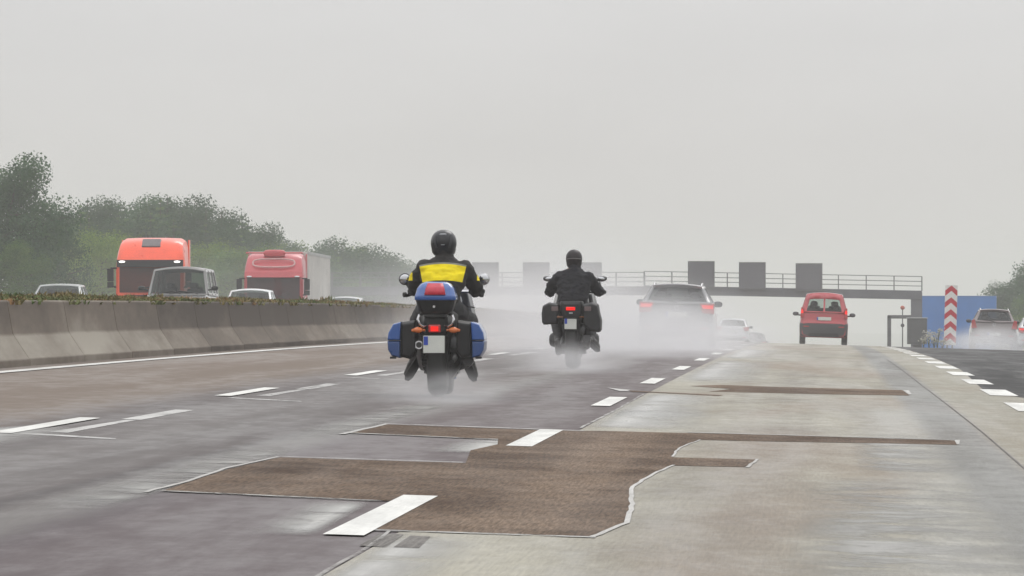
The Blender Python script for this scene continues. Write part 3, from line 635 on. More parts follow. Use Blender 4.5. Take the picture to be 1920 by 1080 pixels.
# ---- riders
def hand_mb(b, w, d, s, k=1.0):
    """hand closed round a grip: palm, four unequal bent fingers, thumb; w = wrist, d = grip direction (outwards)"""
    w = Vector(w); d = Vector(d).normalized(); f = Vector((0, 1, 0)); f = (f - d*f.dot(d)).normalized(); u = d.cross(f)*(-s if d.cross(f).z*s > 0 else s); u = u if u.z > 0 else -u
    pc = w + f*.05 + u*.018
    b.capsule(w, w+f*.03+u*.01, .030*k, .034*k)
    for i, (o, ln) in enumerate(((-.036, .92), (-.012, 1.05), (.012, 1.0), (.035, .8))):
        base = pc + d*o
        b.capsule(w + d*o*.6 + u*.008, base, .017*k, .0145*k, 10)
        p1 = base + f*.034*ln - u*.004; p2 = p1 + f*.010*ln - u*.026*ln; p3 = p2 - f*.024*ln - u*.012*ln
        b.capsule(base, p1, .0125*k, .0115*k, 8); b.capsule(p1, p2, .0115*k, .0105*k, 8); b.capsule(p2, p3, .0105*k, .009*k, 8)
    tb = w - d*.025 + f*.015; t1 = tb - d*.016 + f*.032 - u*.014; t2 = t1 + f*.022 - u*.018 + d*.012
    b.capsule(tb, t1, .016*k, .013*k, 8); b.capsule(t1, t2, .013*k, .010*k, 8)
def rider(root, P, mats):
    """one continuous body, then jacket, trousers, gloves, boots and helmet over it; P = joints"""
    sk = mat('skin', (.42, .25, .18), .5, var=.08)
    def torso(b, secs):
        R = [[(cx+rx*cos(2*pi*k/24), cy+ry*sin(2*pi*k/24), z) for k in range(24)] for z, cx, cy, rx, ry in secs]; b.rings(R)
    b = MB(); torso(b, [(z, cx, cy, rx*.8, ry*.8) for z, cx, cy, rx, ry in P['torso']])
    hx, hy, hz = P['head']
    b.capsule((hx, hy-.035, hz-.2), (hx, hy-.01, hz-.08), .055, .05); b.ell((hx, hy, hz), (.075, .093, .108), 20, 14)
    b.ell((hx, hy+.055, hz-.055), (.05, .045, .05)); b.ell((hx, hy+.098, hz-.012), (.012, .018, .026)); b.ell((hx, hy+.09, hz-.05), (.024, .014, .008))
    for s in (-1, 1):
        b.ell((hx+s*.03, hy+.082, hz+.015), (.014, .012, .009)); b.ell((hx+s*.076, hy-.005, hz), (.012, .022, .03))
        sh, el, wr = (Vector(q) for q in P['arm'][s]); b.capsule(sh, el, .052, .042); b.capsule(el, wr, .042, .028); hand_mb(b, wr, P['grip'][s], s, .86)
        hp, kn, an, to = (Vector(q) for q in P['leg'][s]); b.capsule(hp, kn, .085, .055); b.capsule(kn, an, .055, .036); b.capsule(an, to, .036, .03)
    body = b.build('body', sk, root, 0); melt(body, .0075, 2)
    # jacket
    b = MB(); torso(b, P['torso'])
    for s in (-1, 1):
        sh, el, wr = (Vector(q) for q in P['arm'][s]); b.capsule(sh, el, P['sleeve'][0], P['sleeve'][1], 18); b.capsule(el, wr-(wr-el)*.04, P['sleeve'][1], P['sleeve'][2], 18)
        b.ell(sh+Vector((-.05*s, -.01, .005)), (.12, .11, .075))
    hx2, hy2 = P['neck'][:2]; b.capsule((hx2, hy2, P['neck'][2]-.11), P['neck'], .105, .078)
    j = b.build('jacket', mats['jacket'], root, 0); melt(j, .011, 3, .019, 2.0, 8.0)
    # trousers
    b = MB()
    b.ell(P['pelvis'], (.185, .17, .13), 24, 14)
    for s in (-1, 1):
        hp, kn, an, to = (Vector(q) for q in P['leg'][s]); b.capsule(hp, kn, .112, .082, 18); b.capsule(kn, an+(kn-an)*.12, .082, .062, 18)
    t = b.build('trousers', mats['trousers'], root, 0); melt(t, .012, 4, .010, 5.0, 9.0)
    for s in (-1, 1):
        hp, kn, an, to = (Vector(q) for q in P['leg'][s]); d = (to-an); up = (kn-an).normalized()
        b = MB(); b.capsule(an+up*.15, an, .060, .054, 16); b.capsule(an, an+d*.5, .057, .055, 16); b.capsule(an+d*.5, to, .055, .042, 16)
        hl = an - d.normalized()*.04 - up*.03; b.ell(hl, (.047, .05, .045))
        o = b.build('boot', mats['boot'], root, 0); melt(o, .009, 3, .004, 3.0, 14)
        b = MB(); n_ = d.normalized(); sd = n_.cross(up).normalized(); dn = sd.cross(n_).normalized(); dn = dn if dn.z < 0 else -dn
        R = []
        for q, w in ((-.25, .026), (-.1, .038), (.45, .043), (.9, .042), (1.15, .022)):
            c = an + d*q + dn*.052; R.append([c-sd*w, c+sd*w, c+sd*w+dn*.018, c-sd*w+dn*.018])
        b.rings(R); b.build('sole', M['rubber'], o, 30, .004)
        wr = P['arm'][s][2]; b = MB(); hand_mb(b, wr, P['grip'][s], s, 1.18); el = Vector(P['arm'][s][1]); w_ = Vector(wr); b.capsule(w_+(el-w_).normalized()*.05, w_, .046, .036)
        g = b.build('glove', mats['glove'], root, 0); melt(g, .0055, 2)
    # helmet
    b = MB(); R = []
    H = P['helmet']; hw, hd = P['hsize']
    b.ell((H[0], H[1], H[2]), (hw, hd, .125), 32, 20, .93)
    b.ell((H[0], H[1]+.01, H[2]-.055), (hw*.93, hd*.93, .085), 32, 14, .8)
    hm = b.build('helmet', mats['helmet'], root, 0); melt(hm, .009, 4)
    b = MB(); b.rings([[(H[0]+(hw+.003)*sin(a), H[1]+(hd+.004)*cos(a), H[2]+z) for a in [-1.15+2.3*k/14 for k in range(15)]] for z in (-.035, .0, .035)], False, False)
    v = b.build('visor', M['glass_dark'], hm); q = v.modifiers.new('t', 'SOLIDIFY'); q.thickness = .006
    return hm
def jacket_yellow():
    """black riding jacket: yellow band over the back with a grey piping above it, yellow flashes on the sleeves"""
    m, t, n, l, p = nodes('jacket_black_yellow'); tc = n.new('ShaderNodeTexCoord'); sx = n.new('ShaderNodeSeparateXYZ'); l.new(tc.outputs['Object'], sx.inputs[0]); X, Y, Z = sx.outputs
    def mth(op, a, b=0.0):
        q = n.new('ShaderNodeMath'); q.operation = op
        for i, s in enumerate((a, b)):
            if isinstance(s, (int, float)): q.inputs[i].default_value = s
            else: l.new(s, q.inputs[i])
        return q.outputs[0]
    def inside(v, a, b): return mth('MULTIPLY', mth('GREATER_THAN', v, a), mth('LESS_THAN', v, b))
    xc = mth('SUBTRACT', X, .022); x2 = mth('MULTIPLY', xc, xc); arch = mth('ADD', Z, mth('MULTIPLY', x2, .55))
    back = mth('LESS_THAN', Y, .455); slant = mth('ADD', mth('ABSOLUTE', xc), mth('MULTIPLY', mth('SUBTRACT', 1.24, Z), .22)); wid = mth('LESS_THAN', slant, .226)
    band = mth('MULTIPLY', mth('MULTIPLY', inside(arch, 1.092, 1.247), back), wid)
    pipe = mth('MULTIPLY', mth('MULTIPLY', inside(arch, 1.247, 1.263), back), wid)
    slv = mth('MULTIPLY', inside(Z, 1.09, 1.165), mth('GREATER_THAN', mth('ABSOLUTE', mth('SUBTRACT', X, .035)), .305))
    yel = mth('MAXIMUM', band, slv)
    no = n.new('ShaderNodeTexNoise'); no.inputs['Scale'].default_value = 22; no.inputs['Detail'].default_value = 5; l.new(tc.outputs['Object'], no.inputs['Vector'])
    k1 = n.new('ShaderNodeMix'); k1.data_type = 'RGBA'; k1.inputs[6].default_value = (.011, .010, .010, 1); k1.inputs[7].default_value = (.03, .028, .027, 1); l.new(no.outputs[0], k1.inputs[0])
    k2 = n.new('ShaderNodeMix'); k2.data_type = 'RGBA'; l.new(yel, k2.inputs[0]); l.new(k1.outputs[2], k2.inputs[6]); k2.inputs[7].default_value = (.86, .69, .008, 1)
    k3 = n.new('ShaderNodeMix'); k3.data_type = 'RGBA'; l.new(pipe, k3.inputs[0]); l.new(k2.outputs[2], k3.inputs[6]); k3.inputs[7].default_value = (.2, .2, .17, 1)
    l.new(k3.outputs[2], p.inputs['Base Color']); p.inputs['Roughness'].default_value = .75; p.inputs['Specular IOR Level'].default_value = .25
    b = n.new('ShaderNodeBump'); b.inputs['Strength'].default_value = .35; b.inputs['Distance'].default_value = .01; l.new(no.outputs[0], b.inputs['Height']); l.new(b.outputs[0], p.inputs['Normal'])
    return m
trs = mat('black_trousers', (.02, .02, .023), .75, var=.3, scale=12, bump=.3)
bot = mat('boot_leather', (.018, .017, .017), .4, var=.25, scale=18)
glv = mat('glove_leather', (.016, .016, .018), .55, var=.2, scale=30)
B1 = dict(name='motorcycle', x=(821-CX)/FOC*70.0, y=70.0, s=1.072)
bk = on_road('motorcycle', 'touring motorcycle with blue panniers, blue and red top case and round chrome mirrors', 'motorcycle', B1['x'], B1['y'], scale=1.072, upright=True)
touring_bike(bk, (.010, .078, .31))
pr = on_road('person', 'rider in a black jacket with a broad yellow back band and black helmet', 'person', B1['x'], B1['y'], scale=1.072, upright=True)
c = .027
P1 = dict(torso=[(.80, .0, .33, .17, .14), (.88, .0, .34, .195, .15), (.97, .01, .37, .19, .145), (1.06, .022, .41, .212, .145), (1.15, .028, .45, .238, .15), (1.21, .03, .47, .225, .14), (1.265, .03, .485, .165, .115), (1.315, .03, .50, .09, .085)],
    head=(.022, .58, 1.455), neck=(.025, .52, 1.36), pelvis=(0, .34, .84),
    arm={-1: ((-.185+c, .48, 1.20), (-.278+c, .60, 1.04), (-.285+c, .86, .995)), 1: ((.185+c, .48, 1.20), (.286+c, .60, 1.04), (.285+c, .86, .995))},
    grip={-1: (-.8, -.5, -.12), 1: (.8, -.5, -.12)}, sleeve=(.088, .076, .058),
    leg={-1: ((-.11, .35, .82), (-.24, .78, .70), (-.215, .42, .37), (-.315, .56, .215)), 1: ((.11, .35, .82), (.26, .78, .70), (.245, .42, .37), (.31, .56, .205))},
    helmet=(.022, .56, 1.448), hsize=(.124, .15))
blackhelm = mat('helmet_black', (.008, .009, .013), .32, spec=.3, coat=.22, var=.2)
hm = rider(pr, P1, dict(jacket=jacket_yellow(), trousers=trs, boot=bot, glove=glv, helmet=blackhelm))
grey_mark = mat('helmet_mark', (.25, .26, .28), .4)
b = MB(); b.ell((.022, .56-.118, 1.525), (.034, .01, .010), 14, 8, .6, Matrix.Rotation(-.75, 3, 'X')); b.build('helmet_badge', grey_mark, hm)
b = MB(); b.box((.022, .56-.151, 1.428), (.035, .012, .008)); b.build('vent_cap', grey_mark, hm, 0, .003)
for s in (-1, 1): b = MB(); b.tube([(.022+s*.066, .56-.105, 1.51), (.022+s*.07, .56-.142, 1.44), (.022+s*.06, .56-.142, 1.40)], .009, 8); b.build('helmet_ridge', blackhelm, hm)
X2, Y2 = (1071-1546)/FOC*100.5, 100.5
bk2 = on_road('motorcycle', 'dark motorcycle with black hard panniers riding in the spray farther ahead', 'motorcycle', X2, Y2, scale=1.077, upright=True)
black_bike(bk2)
pr2 = on_road('person', 'rider in an all dark jacket and plain dark helmet, elbows spread wide', 'person', X2, Y2, scale=1.077, upright=True)
P2 = dict(torso=[(.80, .0, .33, .17, .15), (.88, .0, .33, .20, .17), (.97, .0, .35, .215, .175), (1.06, .0, .39, .225, .17), (1.15, .0, .43, .235, .16), (1.23, .0, .46, .22, .145), (1.295, .0, .48, .165, .12), (1.35, .0, .50, .095, .085)],
    head=(.005, .56, 1.475), neck=(.005, .51, 1.37), pelvis=(0, .33, .84),
    arm={-1: ((-.19, .47, 1.21), (-.30, .58, 1.07), (-.325, .85, 1.03)), 1: ((.19, .47, 1.21), (.30, .6, 1.07), (.345, .85, 1.03))},
    grip={-1: (-.8, -.5, -.1), 1: (.8, -.5, -.1)}, sleeve=(.095, .08, .066),
    leg={-1: ((-.11, .33, .82), (-.25, .78, .72), (-.20, .42, .36), (-.21, .60, .245)), 1: ((.11, .33, .82), (.25, .78, .72), (.235, .42, .38), (.32, .58, .29))},
    helmet=(.005, .55, 1.475), hsize=(.112, .14))
dk = mat('dark_jacket', (.014, .014, .018), .75, spec=.15, var=.3, scale=14, bump=.4)
hm2 = rider(pr2, P2, dict(jacket=dk, trousers=trs, boot=bot, glove=glv, helmet=mat('helmet_dark', (.016, .012, .014), .45, spec=.2, coat=.12, var=.2)))
b = MB(); b.rings([[(.005+.115*sin(a), .55-.143*cos(a), 1.478+z-.012*sin(a)**2) for a in [-1.2+2.4*k/14 for k in range(15)]] for z in (-.005, .005)], False, False); o = b.build('helmet_strap', mat('strap_grey', (.16, .15, .15), .5), hm2); q = o.modifiers.new('t', 'SOLIDIFY'); q.thickness = .006; q.offset = 0
# ================================================================== CARS
# local frame: rear bumper at y = 0, nose at y = L, x across, z up
def wheel_car(root, x, y, r, w):
    b = MB(); s = 1 if x > 0 else -1
    b.lathe_x([(-w/2, r*.66), (-w/2, r*.93), (-w*.36, r), (w*.36, r), (w/2, r*.93), (w/2, r*.66), (w*.2, r*.62), (-w*.2, r*.62)], (x, y, r), 28); b.rings([b.v[-28:], b.v[:28]], False)
    t = b.build('wheel', M['rubber'], root, 40)
    b = MB(); b.lathe_x([(s*w*.30, r*.67), (s*w*.40, r*.64), (s*w*.30, r*.55), (s*w*.34, r*.15), (s*w*.36, .01)], (x, y, r), 24); b.build('rim', M['silver_metal'], t, 40)
def patch_mesh(Sf, us, vs, holes):
    """curved panel Sf(u, v) with window openings; holes = cells left out"""
    b = MB(); n = len(us); P = [Sf(u, v) for v in vs for u in us]
    b.add(P, [(i*n+j, i*n+j+1, (i+1)*n+j+1, (i+1)*n+j) for i in range(len(vs)-1) for j in range(n-1) if not holes((us[j]+us[j+1])/2, (vs[i]+vs[i+1])/2)])
    return b
def window(Sf, u0, u1, v0, v1, inward, nu=6, nv=3):
    b = MB(); us = steps(u0, u1, (u1-u0)/nu); vs = steps(v0, v1, (v1-v0)/nv); n = len(us); P = []
    for v in vs:
        for u in us:
            e = 1e-3; p = Vector(Sf(u, v)); du = Vector(Sf(u+e, v))-p; dv = Vector(Sf(u, v+e))-p; nn = du.cross(dv).normalized()
            P.append(p + nn*inward)
    b.add(P, [(i*n+j, i*n+j+1, (i+1)*n+j+1, (i+1)*n+j) for i in range(len(vs)-1) for j in range(n-1)]); return b
def car(root, paint, L=4.3, Wd=1.8, H=1.47, belt=.98, wb=.80, wr=.60, y_rb=.06, y_rr=.5, y_wt=2.2, y_wb=3.05, hood=.86, bump=.58, r=.315, crown=.05,
        gl='glass_dark', rear_split=False, side_lamps=None, lamp_mat='red_lens', lit=True, rails=False, plate_z=.72, plate_w=.5, wiper=True, emblem=True, front=True, dark_bumper=None, rv=(.14, .86), ru=.88, mirror=(.92, 1.0), spoiler=.0):
    w2 = Wd/2; ya, yf = .78, L-.85
    tail = y_rb > .3      # saloon with a boot deck
    deck = belt if not tail else belt-.02
    ztop = [(0, bump), (.035, bump+.05), (.07, deck-.05), (.12, deck)] + [(max(y_rb, .13), belt), (y_wb, belt+.03), (L-.55, hood), (L-.1, hood-.16), (L, hood-.3)]
    wid = [(0, .90*w2), (.12, .965*w2), (.5, w2), (L-.7, w2), (L-.25, .92*w2), (L, .72*w2)]
    def zbot(y):
        z = .24 if .25 < y < L-.25 else .30
        for c in (ya, yf):
            d = r+.065; q = abs(y-c)
            if q < d: z = max(z, r+sqrt(d*d-q*q)*.98)
        return z
    ys = sorted(set([0, .035, .07, .12, .25] + steps(.3, L-.3, .12) + [y_rb, y_wb, L-.25, L-.1, L] + [c+k*(r+.065)*q for c in (ya, yf) for k in (-1, 1) for q in (1.0, .999, .95, .8, .5)]))
    ys = [y for y in ys if 0 <= y <= L]
    R = []
    for y in ys:
        w = pw(y, wid); zt = pw(y, ztop); zb = min(zbot(y), zt-.08); zm = max(zb+.03, min(.62, zt-.06)); zs = min(zb+.07, zm-.01)
        k = wb/w2 if zt > belt-.1 else .93
        half = [(w*.90, zb), (w*.985, zs), (w, zm), (w*lerp(1, k, .55), max(zm+.01, zt-.06)), (w*k-.01 if k < 1 else w*k, zt), (w*k*.55, zt+.012)]
        R.append([(x, y, z) for x, z in half] + [(-x, y, z) for x, z in half[::-1]])
    b = MB(); b.rings(R); body = b.build('body', paint, root, 32, .01)
    # greenhouse
    ztr = H-crown
    def rearS(u, v): return (u*lerp(wb, wr, v), lerp(y_rb, y_rr, v)+.10*u*u*(.6+.4*v) - .02*(1-v), lerp(belt-.01, ztr, v)+crown*(1-u*u)*v*.8)
    def frontS(u, v): return (-u*lerp(wb, wr, v), lerp(y_wb, y_wt, v)-.22*u*u*(1-.5*v), lerp(belt+.02, ztr, v)+crown*(1-u*u)*v*.8)
    def sideS(s):
        def f(u, v):
            yb = lerp(y_rb+.10, y_wb-.22, u); yt = lerp(y_rr+.10, y_wt-.11, u); bow = .03*4*u*(1-u)
            return (s*(lerp(wb, wr, v)+bow*(1-.3*v)), lerp(yb, yt, v), lerp(belt-.01+.03*u, ztr, v)+ .02*4*u*(1-u)*v)
        return f
    def roofS(u, v): return (u*(wr+.03*4*v*(1-v)*.7), lerp(y_rr+.10*u*u, y_wt-.11*u*u, v), ztr+crown*.8*(1-u*u)+.02*4*v*(1-v))
    mid = .04 if rear_split else 0
    hr = lambda u, v: abs(u) < ru and abs(u) > mid and rv[0] < v < rv[1]
    us = sorted([-1, -ru, ru, 1] + [-.5, .5] + ([-mid, mid] if mid else [0])); vs = [0, rv[0], .5, rv[1], 1]
    G = MB(); parts = [patch_mesh(rearS, us, vs, hr), patch_mesh(frontS, [-1, -.93, -.5, 0, .5, .93, 1], [0, .05, .5, .93, 1], lambda u, v: abs(u) < .93 and .05 < v < .93), patch_mesh(roofS, steps(-1, 1, .2), steps(0, 1, .2), lambda u, v: False)]
    sw = [(.07, .33), (.37, .64), (.68, .95)]
    for s in (-1, 1): parts.append(patch_mesh(sideS(s), [0, .07, .33, .37, .64, .68, .95, 1], [0, .10, .5, .90, 1], lambda u, v: .10 < v < .90 and any(a < u < c for a, c in sw)))
    for q in parts: G.add(q.v, q.f)
    g = G.build('cabin_frame', paint, root, 40); q = g.modifiers.new('t', 'SOLIDIFY'); q.thickness = .035; q.offset = 0
    rw = [(-ru, ru)] if not mid else [(-ru, -mid), (mid, ru)]
    for a, c in rw: window(rearS, a, c, rv[0], rv[1], .004).build('rear_window', M[gl], root)
    window(frontS, -.93, .93, .05, .93, .004).build('windscreen', M[gl], root)
    for s in (-1, 1):
        for a, c in sw: window(sideS(s), a, c, .10, .90, 0).build('side_window', M[gl], root, 40)
        # mirror
        b = MB(); mxx, mz = mirror; b.ell((s*mxx, y_wb-.25, mz), (.105, .08, .07), 20, 12, .8); b.tube([(s*(wb+.0), y_wb-.2, mz-.05), (s*(mxx-.04), y_wb-.24, mz-.035)], .025, 8); mo = b.build('wing_mirror', M['black_plastic'], root)
        b = MB(); b.ell((s*mxx, y_wb-.325, mz), (.085, .008, .052), 18, 10, .8); b.build('mirror_glass', M['mirror_dim'], mo)
        for y in (ya, yf): wheel_car(root, s*(w2-.115), y, r, .2)
        # tail lamps
        sl_ = side_lamps or [(.66, .76), (.86, .80), (.875, 1.0), (.56, .97)]
        P = [(s*x*w2/.9, z) for x, z in sl_]
        b = MB(); b.prism(P, -.012, .14, 'y'); tl = b.build('tail_light', M['red_lens'], root, 30, .008)
        if lit:
            cx = sum(p[0] for p in P)/len(P); cz = sum(p[1] for p in P)/len(P)
            b = MB(); b.prism([(cx+(x-cx)*.8, cz+(z-cz)*.34+.035) for x, z in P], -.02, -.008, 'y'); b.build('lit_strip', M['red_lamp'], tl, 0)
        # front lamps
        b = MB(); b.prism([(s*.52*w2, hood-.32), (s*.84*w2, hood-.27), (s*.88*w2, hood-.16), (s*.55*w2, hood-.2)], L-.28, L-.06, 'y'); b.build('headlight', M['lamp_clear'], root, 30, .01)
        b = MB(); b.box((s*.36, y_wt-.65, belt-.25), (.5, .5, .14)); b.box((s*.36, y_wt-.95, belt-.02), (.48, .12, .5), Matrix.Rotation(.2, 3, 'X'), .85); b.ell((s*.36, y_wt-1.03, belt+.30), (.13, .05, .10), 14, 8, .7); b.build('front_seat', M['seat_fabric'], root, 40, .03)
    b = MB(); b.box((0, y_rb+.95, belt-.1), (1.25, .14, .5), Matrix.Rotation(.2, 3, 'X')); 
    for x in (-.4, .4): b.ell((x, y_rb+.88, belt+.2), (.12, .05, .08), 12, 8, .7)
    b.build('rear_seat', M['seat_fabric'], root, 40, .02)
    b = MB(); b.box((0, y_wb-.35, belt-.03), (1.3, .5, .1)); b.tube([(-.36+.17*cos(a), y_wb-.72+.05*sin(a), belt+.02+.17*sin(a)) for a in [2*pi*k/16 for k in range(17)]], .014, 6); b.build('dashboard', M['black_plastic'], root, 40, .02)
    # bumper
    b = MB(); R = []
    for z, k, y in ((.27, .90, .03), (.33, .975, -.03), (bump-.07, .99, -.045), (bump-.01, .98, -.015), (bump+.005, .96, .05)):
        R.append([(u*w2*k, y+.07*abs(u)**6, z) for u in (-1, -.9, -.7, -.35, 0, .35, .7, .9, 1)] + [(w2*k, .33, z), (-w2*k, .33, z)])
    b.rings(R); bp = b.build('rear_bumper', dark_bumper or paint, root, 40, .006)
    b = MB(); b.prism([(-.62*w2, .28), (.62*w2, .28), (.58*w2, .40), (-.58*w2, .40)], -.052, -.03, 'y'); b.build('diffuser', M['black_plastic'], bp, 0, .004)
    for s in (-1, 1):
        b = MB(); b.box((s*.72*w2, -.052, bump-.12), (.2, .012, .035)); b.build('reflector', M['red_lens'], bp, 0, .004)
    yp = -.062 if plate_z < bump-.04 else .02
    b = MB(); b.box((0, yp, plate_z), (plate_w, .012, .115)); p = b.build('number_plate', M['plate_white'], root, 0, .004)
    b = MB(); b.box((-plate_w/2+.025, yp-.0075, plate_z), (.045, .004, .105)); b.build('country_band', M['plate_blue'], p, 0)
    if emblem:
        b = MB(); z = belt-.09; b.tube([(.058*cos(2*pi*k/20), .062, z+.058*sin(2*pi*k/20)) for k in range(21)], .008, 6)
        em = b.build('emblem', M['chrome'], root)
        b = MB(); b.tube([(-.03, .058, z+.048), (0, .058, z+.005), (.03, .058, z+.048)], .006, 6); b.tube([(-.046, .058, z+.02), (-.022, .058, z-.046), (0, .058, z-.005), (.022, .058, z-.046), (.046, .058, z+.02)], .006, 6); b.build('emblem_strokes', M['chrome'], em)
    if wiper:
        p0 = Vector(rearS(0, .06)); p1 = Vector(rearS(-.55, .24)); b = MB(); o = Vector((0, -.03, .01)); b.tube([p0+o, p1+o], [.016, .008], 8); b.build('rear_wiper', M['black_plastic'], root)
    if rails:
        for s in (-1, 1):
            b = MB(); b.tube([Vector(roofS(s*.93, v))+Vector((0, 0, h)) for v, h in ((.08, .0), (.14, .055), (.5, .065), (.85, .055), (.92, .0))], .02, 8); b.build('roof_rail', M['silver_metal'], root)
    if spoiler:
        b = MB(); R = []
        for u in steps(-.97, .97, .2):
            p = Vector(rearS(u, .985)); R.append([p+Vector((0, .12, .022)), p+Vector((0, -spoiler, .012)), p+Vector((0, -spoiler+.02, -.03)), p+Vector((0, .12, -.01))])
        b.rings(R); b.build('roof_spoiler', paint, root, 40)
    return body
def paint(name, col, rough=.22, coat=.9): return mat(name, col, rough, coat=coat, var=.07, scale=3)
pos = lambda px, y: (px-CX)/FOC*y
dirty = mat('dark_bumper', (.03, .03, .034), .6, var=.25)
# estate car in the spray
q = on_road('car', 'dark grey estate car with roof rails, its lower half lost in tyre spray', 'car', pos(1267, 163), 163)
car(q, paint('graphite', (.15, .15, .16)), L=4.35, Wd=1.80, H=1.475, belt=1.02, wb=.82, wr=.585, y_rr=.42, rails=True, mirror=(.92, 1.04), side_lamps=[(.60, .82), (.88, .80), (.875, 1.05), (.54, 1.04)], plate_z=.77, spoiler=.14)
# red van
q = on_road('van', 'red panel van with two rear windows and a dark rear bumper', 'van', pos(1543.5, 243), 243)
car(q, paint('red_paint', (.42, .016, .03), .3), L=4.1, Wd=1.70, H=1.80, belt=1.12, wb=.78, wr=.60, y_rb=.05, y_rr=.22, y_wt=2.55, y_wb=3.25, hood=.98, bump=.74, gl='glass_clear', rear_split=True, side_lamps=[(.74, .95), (.87, .90), (.85, 1.28), (.78, 1.28)],
    plate_z=.90, plate_w=.5, dark_bumper=dirty, emblem=False, wiper=False, rv=(.06, .72), ru=.80, mirror=(1.0, 1.06), crown=.07)
# grey hatchback on the exit lane
q = on_road('car', 'grey hatchback with tall red tail lights driving up the exit lane', 'car', pos(1862, 272), 272)
car(q, paint('warm_grey', (.17, .135, .135)), L=4.3, Wd=1.82, H=1.56, belt=1.06, wb=.80, wr=.57, y_rr=.35, bump=.66, side_lamps=[(.66, .82), (.88, .80), (.87, 1.12), (.76, 1.15)], plate_z=.60, lit=False, rails=True, spoiler=.10, mirror=(.94, 1.1))
q = on_road('car', 'silver car ahead of the grey hatchback, only its side showing at the picture edge', 'car', pos(1945, 300), 300)
car(q, paint('silver_paint', (.45, .47, .48)), L=4.5, Wd=1.8, H=1.45, belt=.98, y_rb=.6, y_rr=1.2, y_wt=2.4, mirror=(.93, 1.0))
# pale car and dark car over the brow
q = on_road('car', 'pale silver saloon half sunk behind the brow beside the estate car', 'car', pos(1373, 373), 373)
car(q, paint('pale_silver', (.50, .51, .53)), L=4.6, Wd=1.78, H=1.42, belt=.96, wb=.80, wr=.60, y_rb=.62, y_rr=1.2, y_wt=2.5, y_wb=3.3, bump=.56, mirror=(.95, 1.0), lit=False)
q = on_road('car', 'distant grey car, only its roof and window above the road brow', 'car', pos(1413, 500), 500)
car(q, paint('slate', (.09, .09, .10)), L=4.4, Wd=1.8, H=1.62, belt=1.08, wb=.82, wr=.62, y_rr=.4, lit=False)
# oncoming traffic beyond the median
q = on_road('car', 'silver car coming the other way at the start of the weedy barrier', 'car', pos(92, 215), 215+4.4, back=True)
car(q, paint('silver_green', (.36, .38, .37)), L=4.4, Wd=1.76, H=1.46, belt=.92, wb=.80, wr=.62, y_wt=2.2, y_wb=3.1, gl='glass_mid', emblem=False, wiper=False, lit=False)
q = on_road('van', 'grey people carrier with a tall windscreen in front of the orange lorry', 'van', pos(325, 207), 207+4.8, back=True)
car(q, paint('van_grey', (.17, .165, .16)), L=4.8, Wd=1.90, H=1.93, belt=1.05, wb=.90, wr=.76, y_rb=.05, y_rr=.2, y_wt=3.35, y_wb=3.95, hood=1.02, crown=.10, r=.34, gl='glass_mid', emblem=False, wiper=False, lit=False, mirror=(1.10, 1.28))
b = MB(); b.tube([(-.62, 3.92, 1.12), (-.1, 3.86, 1.2), (.25, 3.95, 1.12)], .016, 8); b.tube([(.62, 3.92, 1.12), (.15, 3.86, 1.2), (-.1, 3.95, 1.12)], .016, 8); b.build('windscreen_wiper', M['black_plastic'], q)
q = on_road('car', 'white car whose curved roof shows in front of the faded red lorry', 'car', pos(458, 250), 250+4.3, back=True)
car(q, paint('white_paint', (.74, .76, .77)), L=4.3, Wd=1.82, H=1.56, belt=.98, wb=.84, wr=.70, gl='glass_mid', crown=.09, emblem=False, wiper=False, lit=False)
q = on_road('car', 'far white car, just its roof above the weeds past the faded red lorry', 'car', pos(638, 300), 300+4.3, back=True)
car(q, paint('white_paint', (.72, .74, .75)), L=4.3, Wd=1.78, H=1.64, belt=1.0, wb=.84, wr=.70, gl='glass_mid', crown=.10, emblem=False, wiper=False, lit=False)
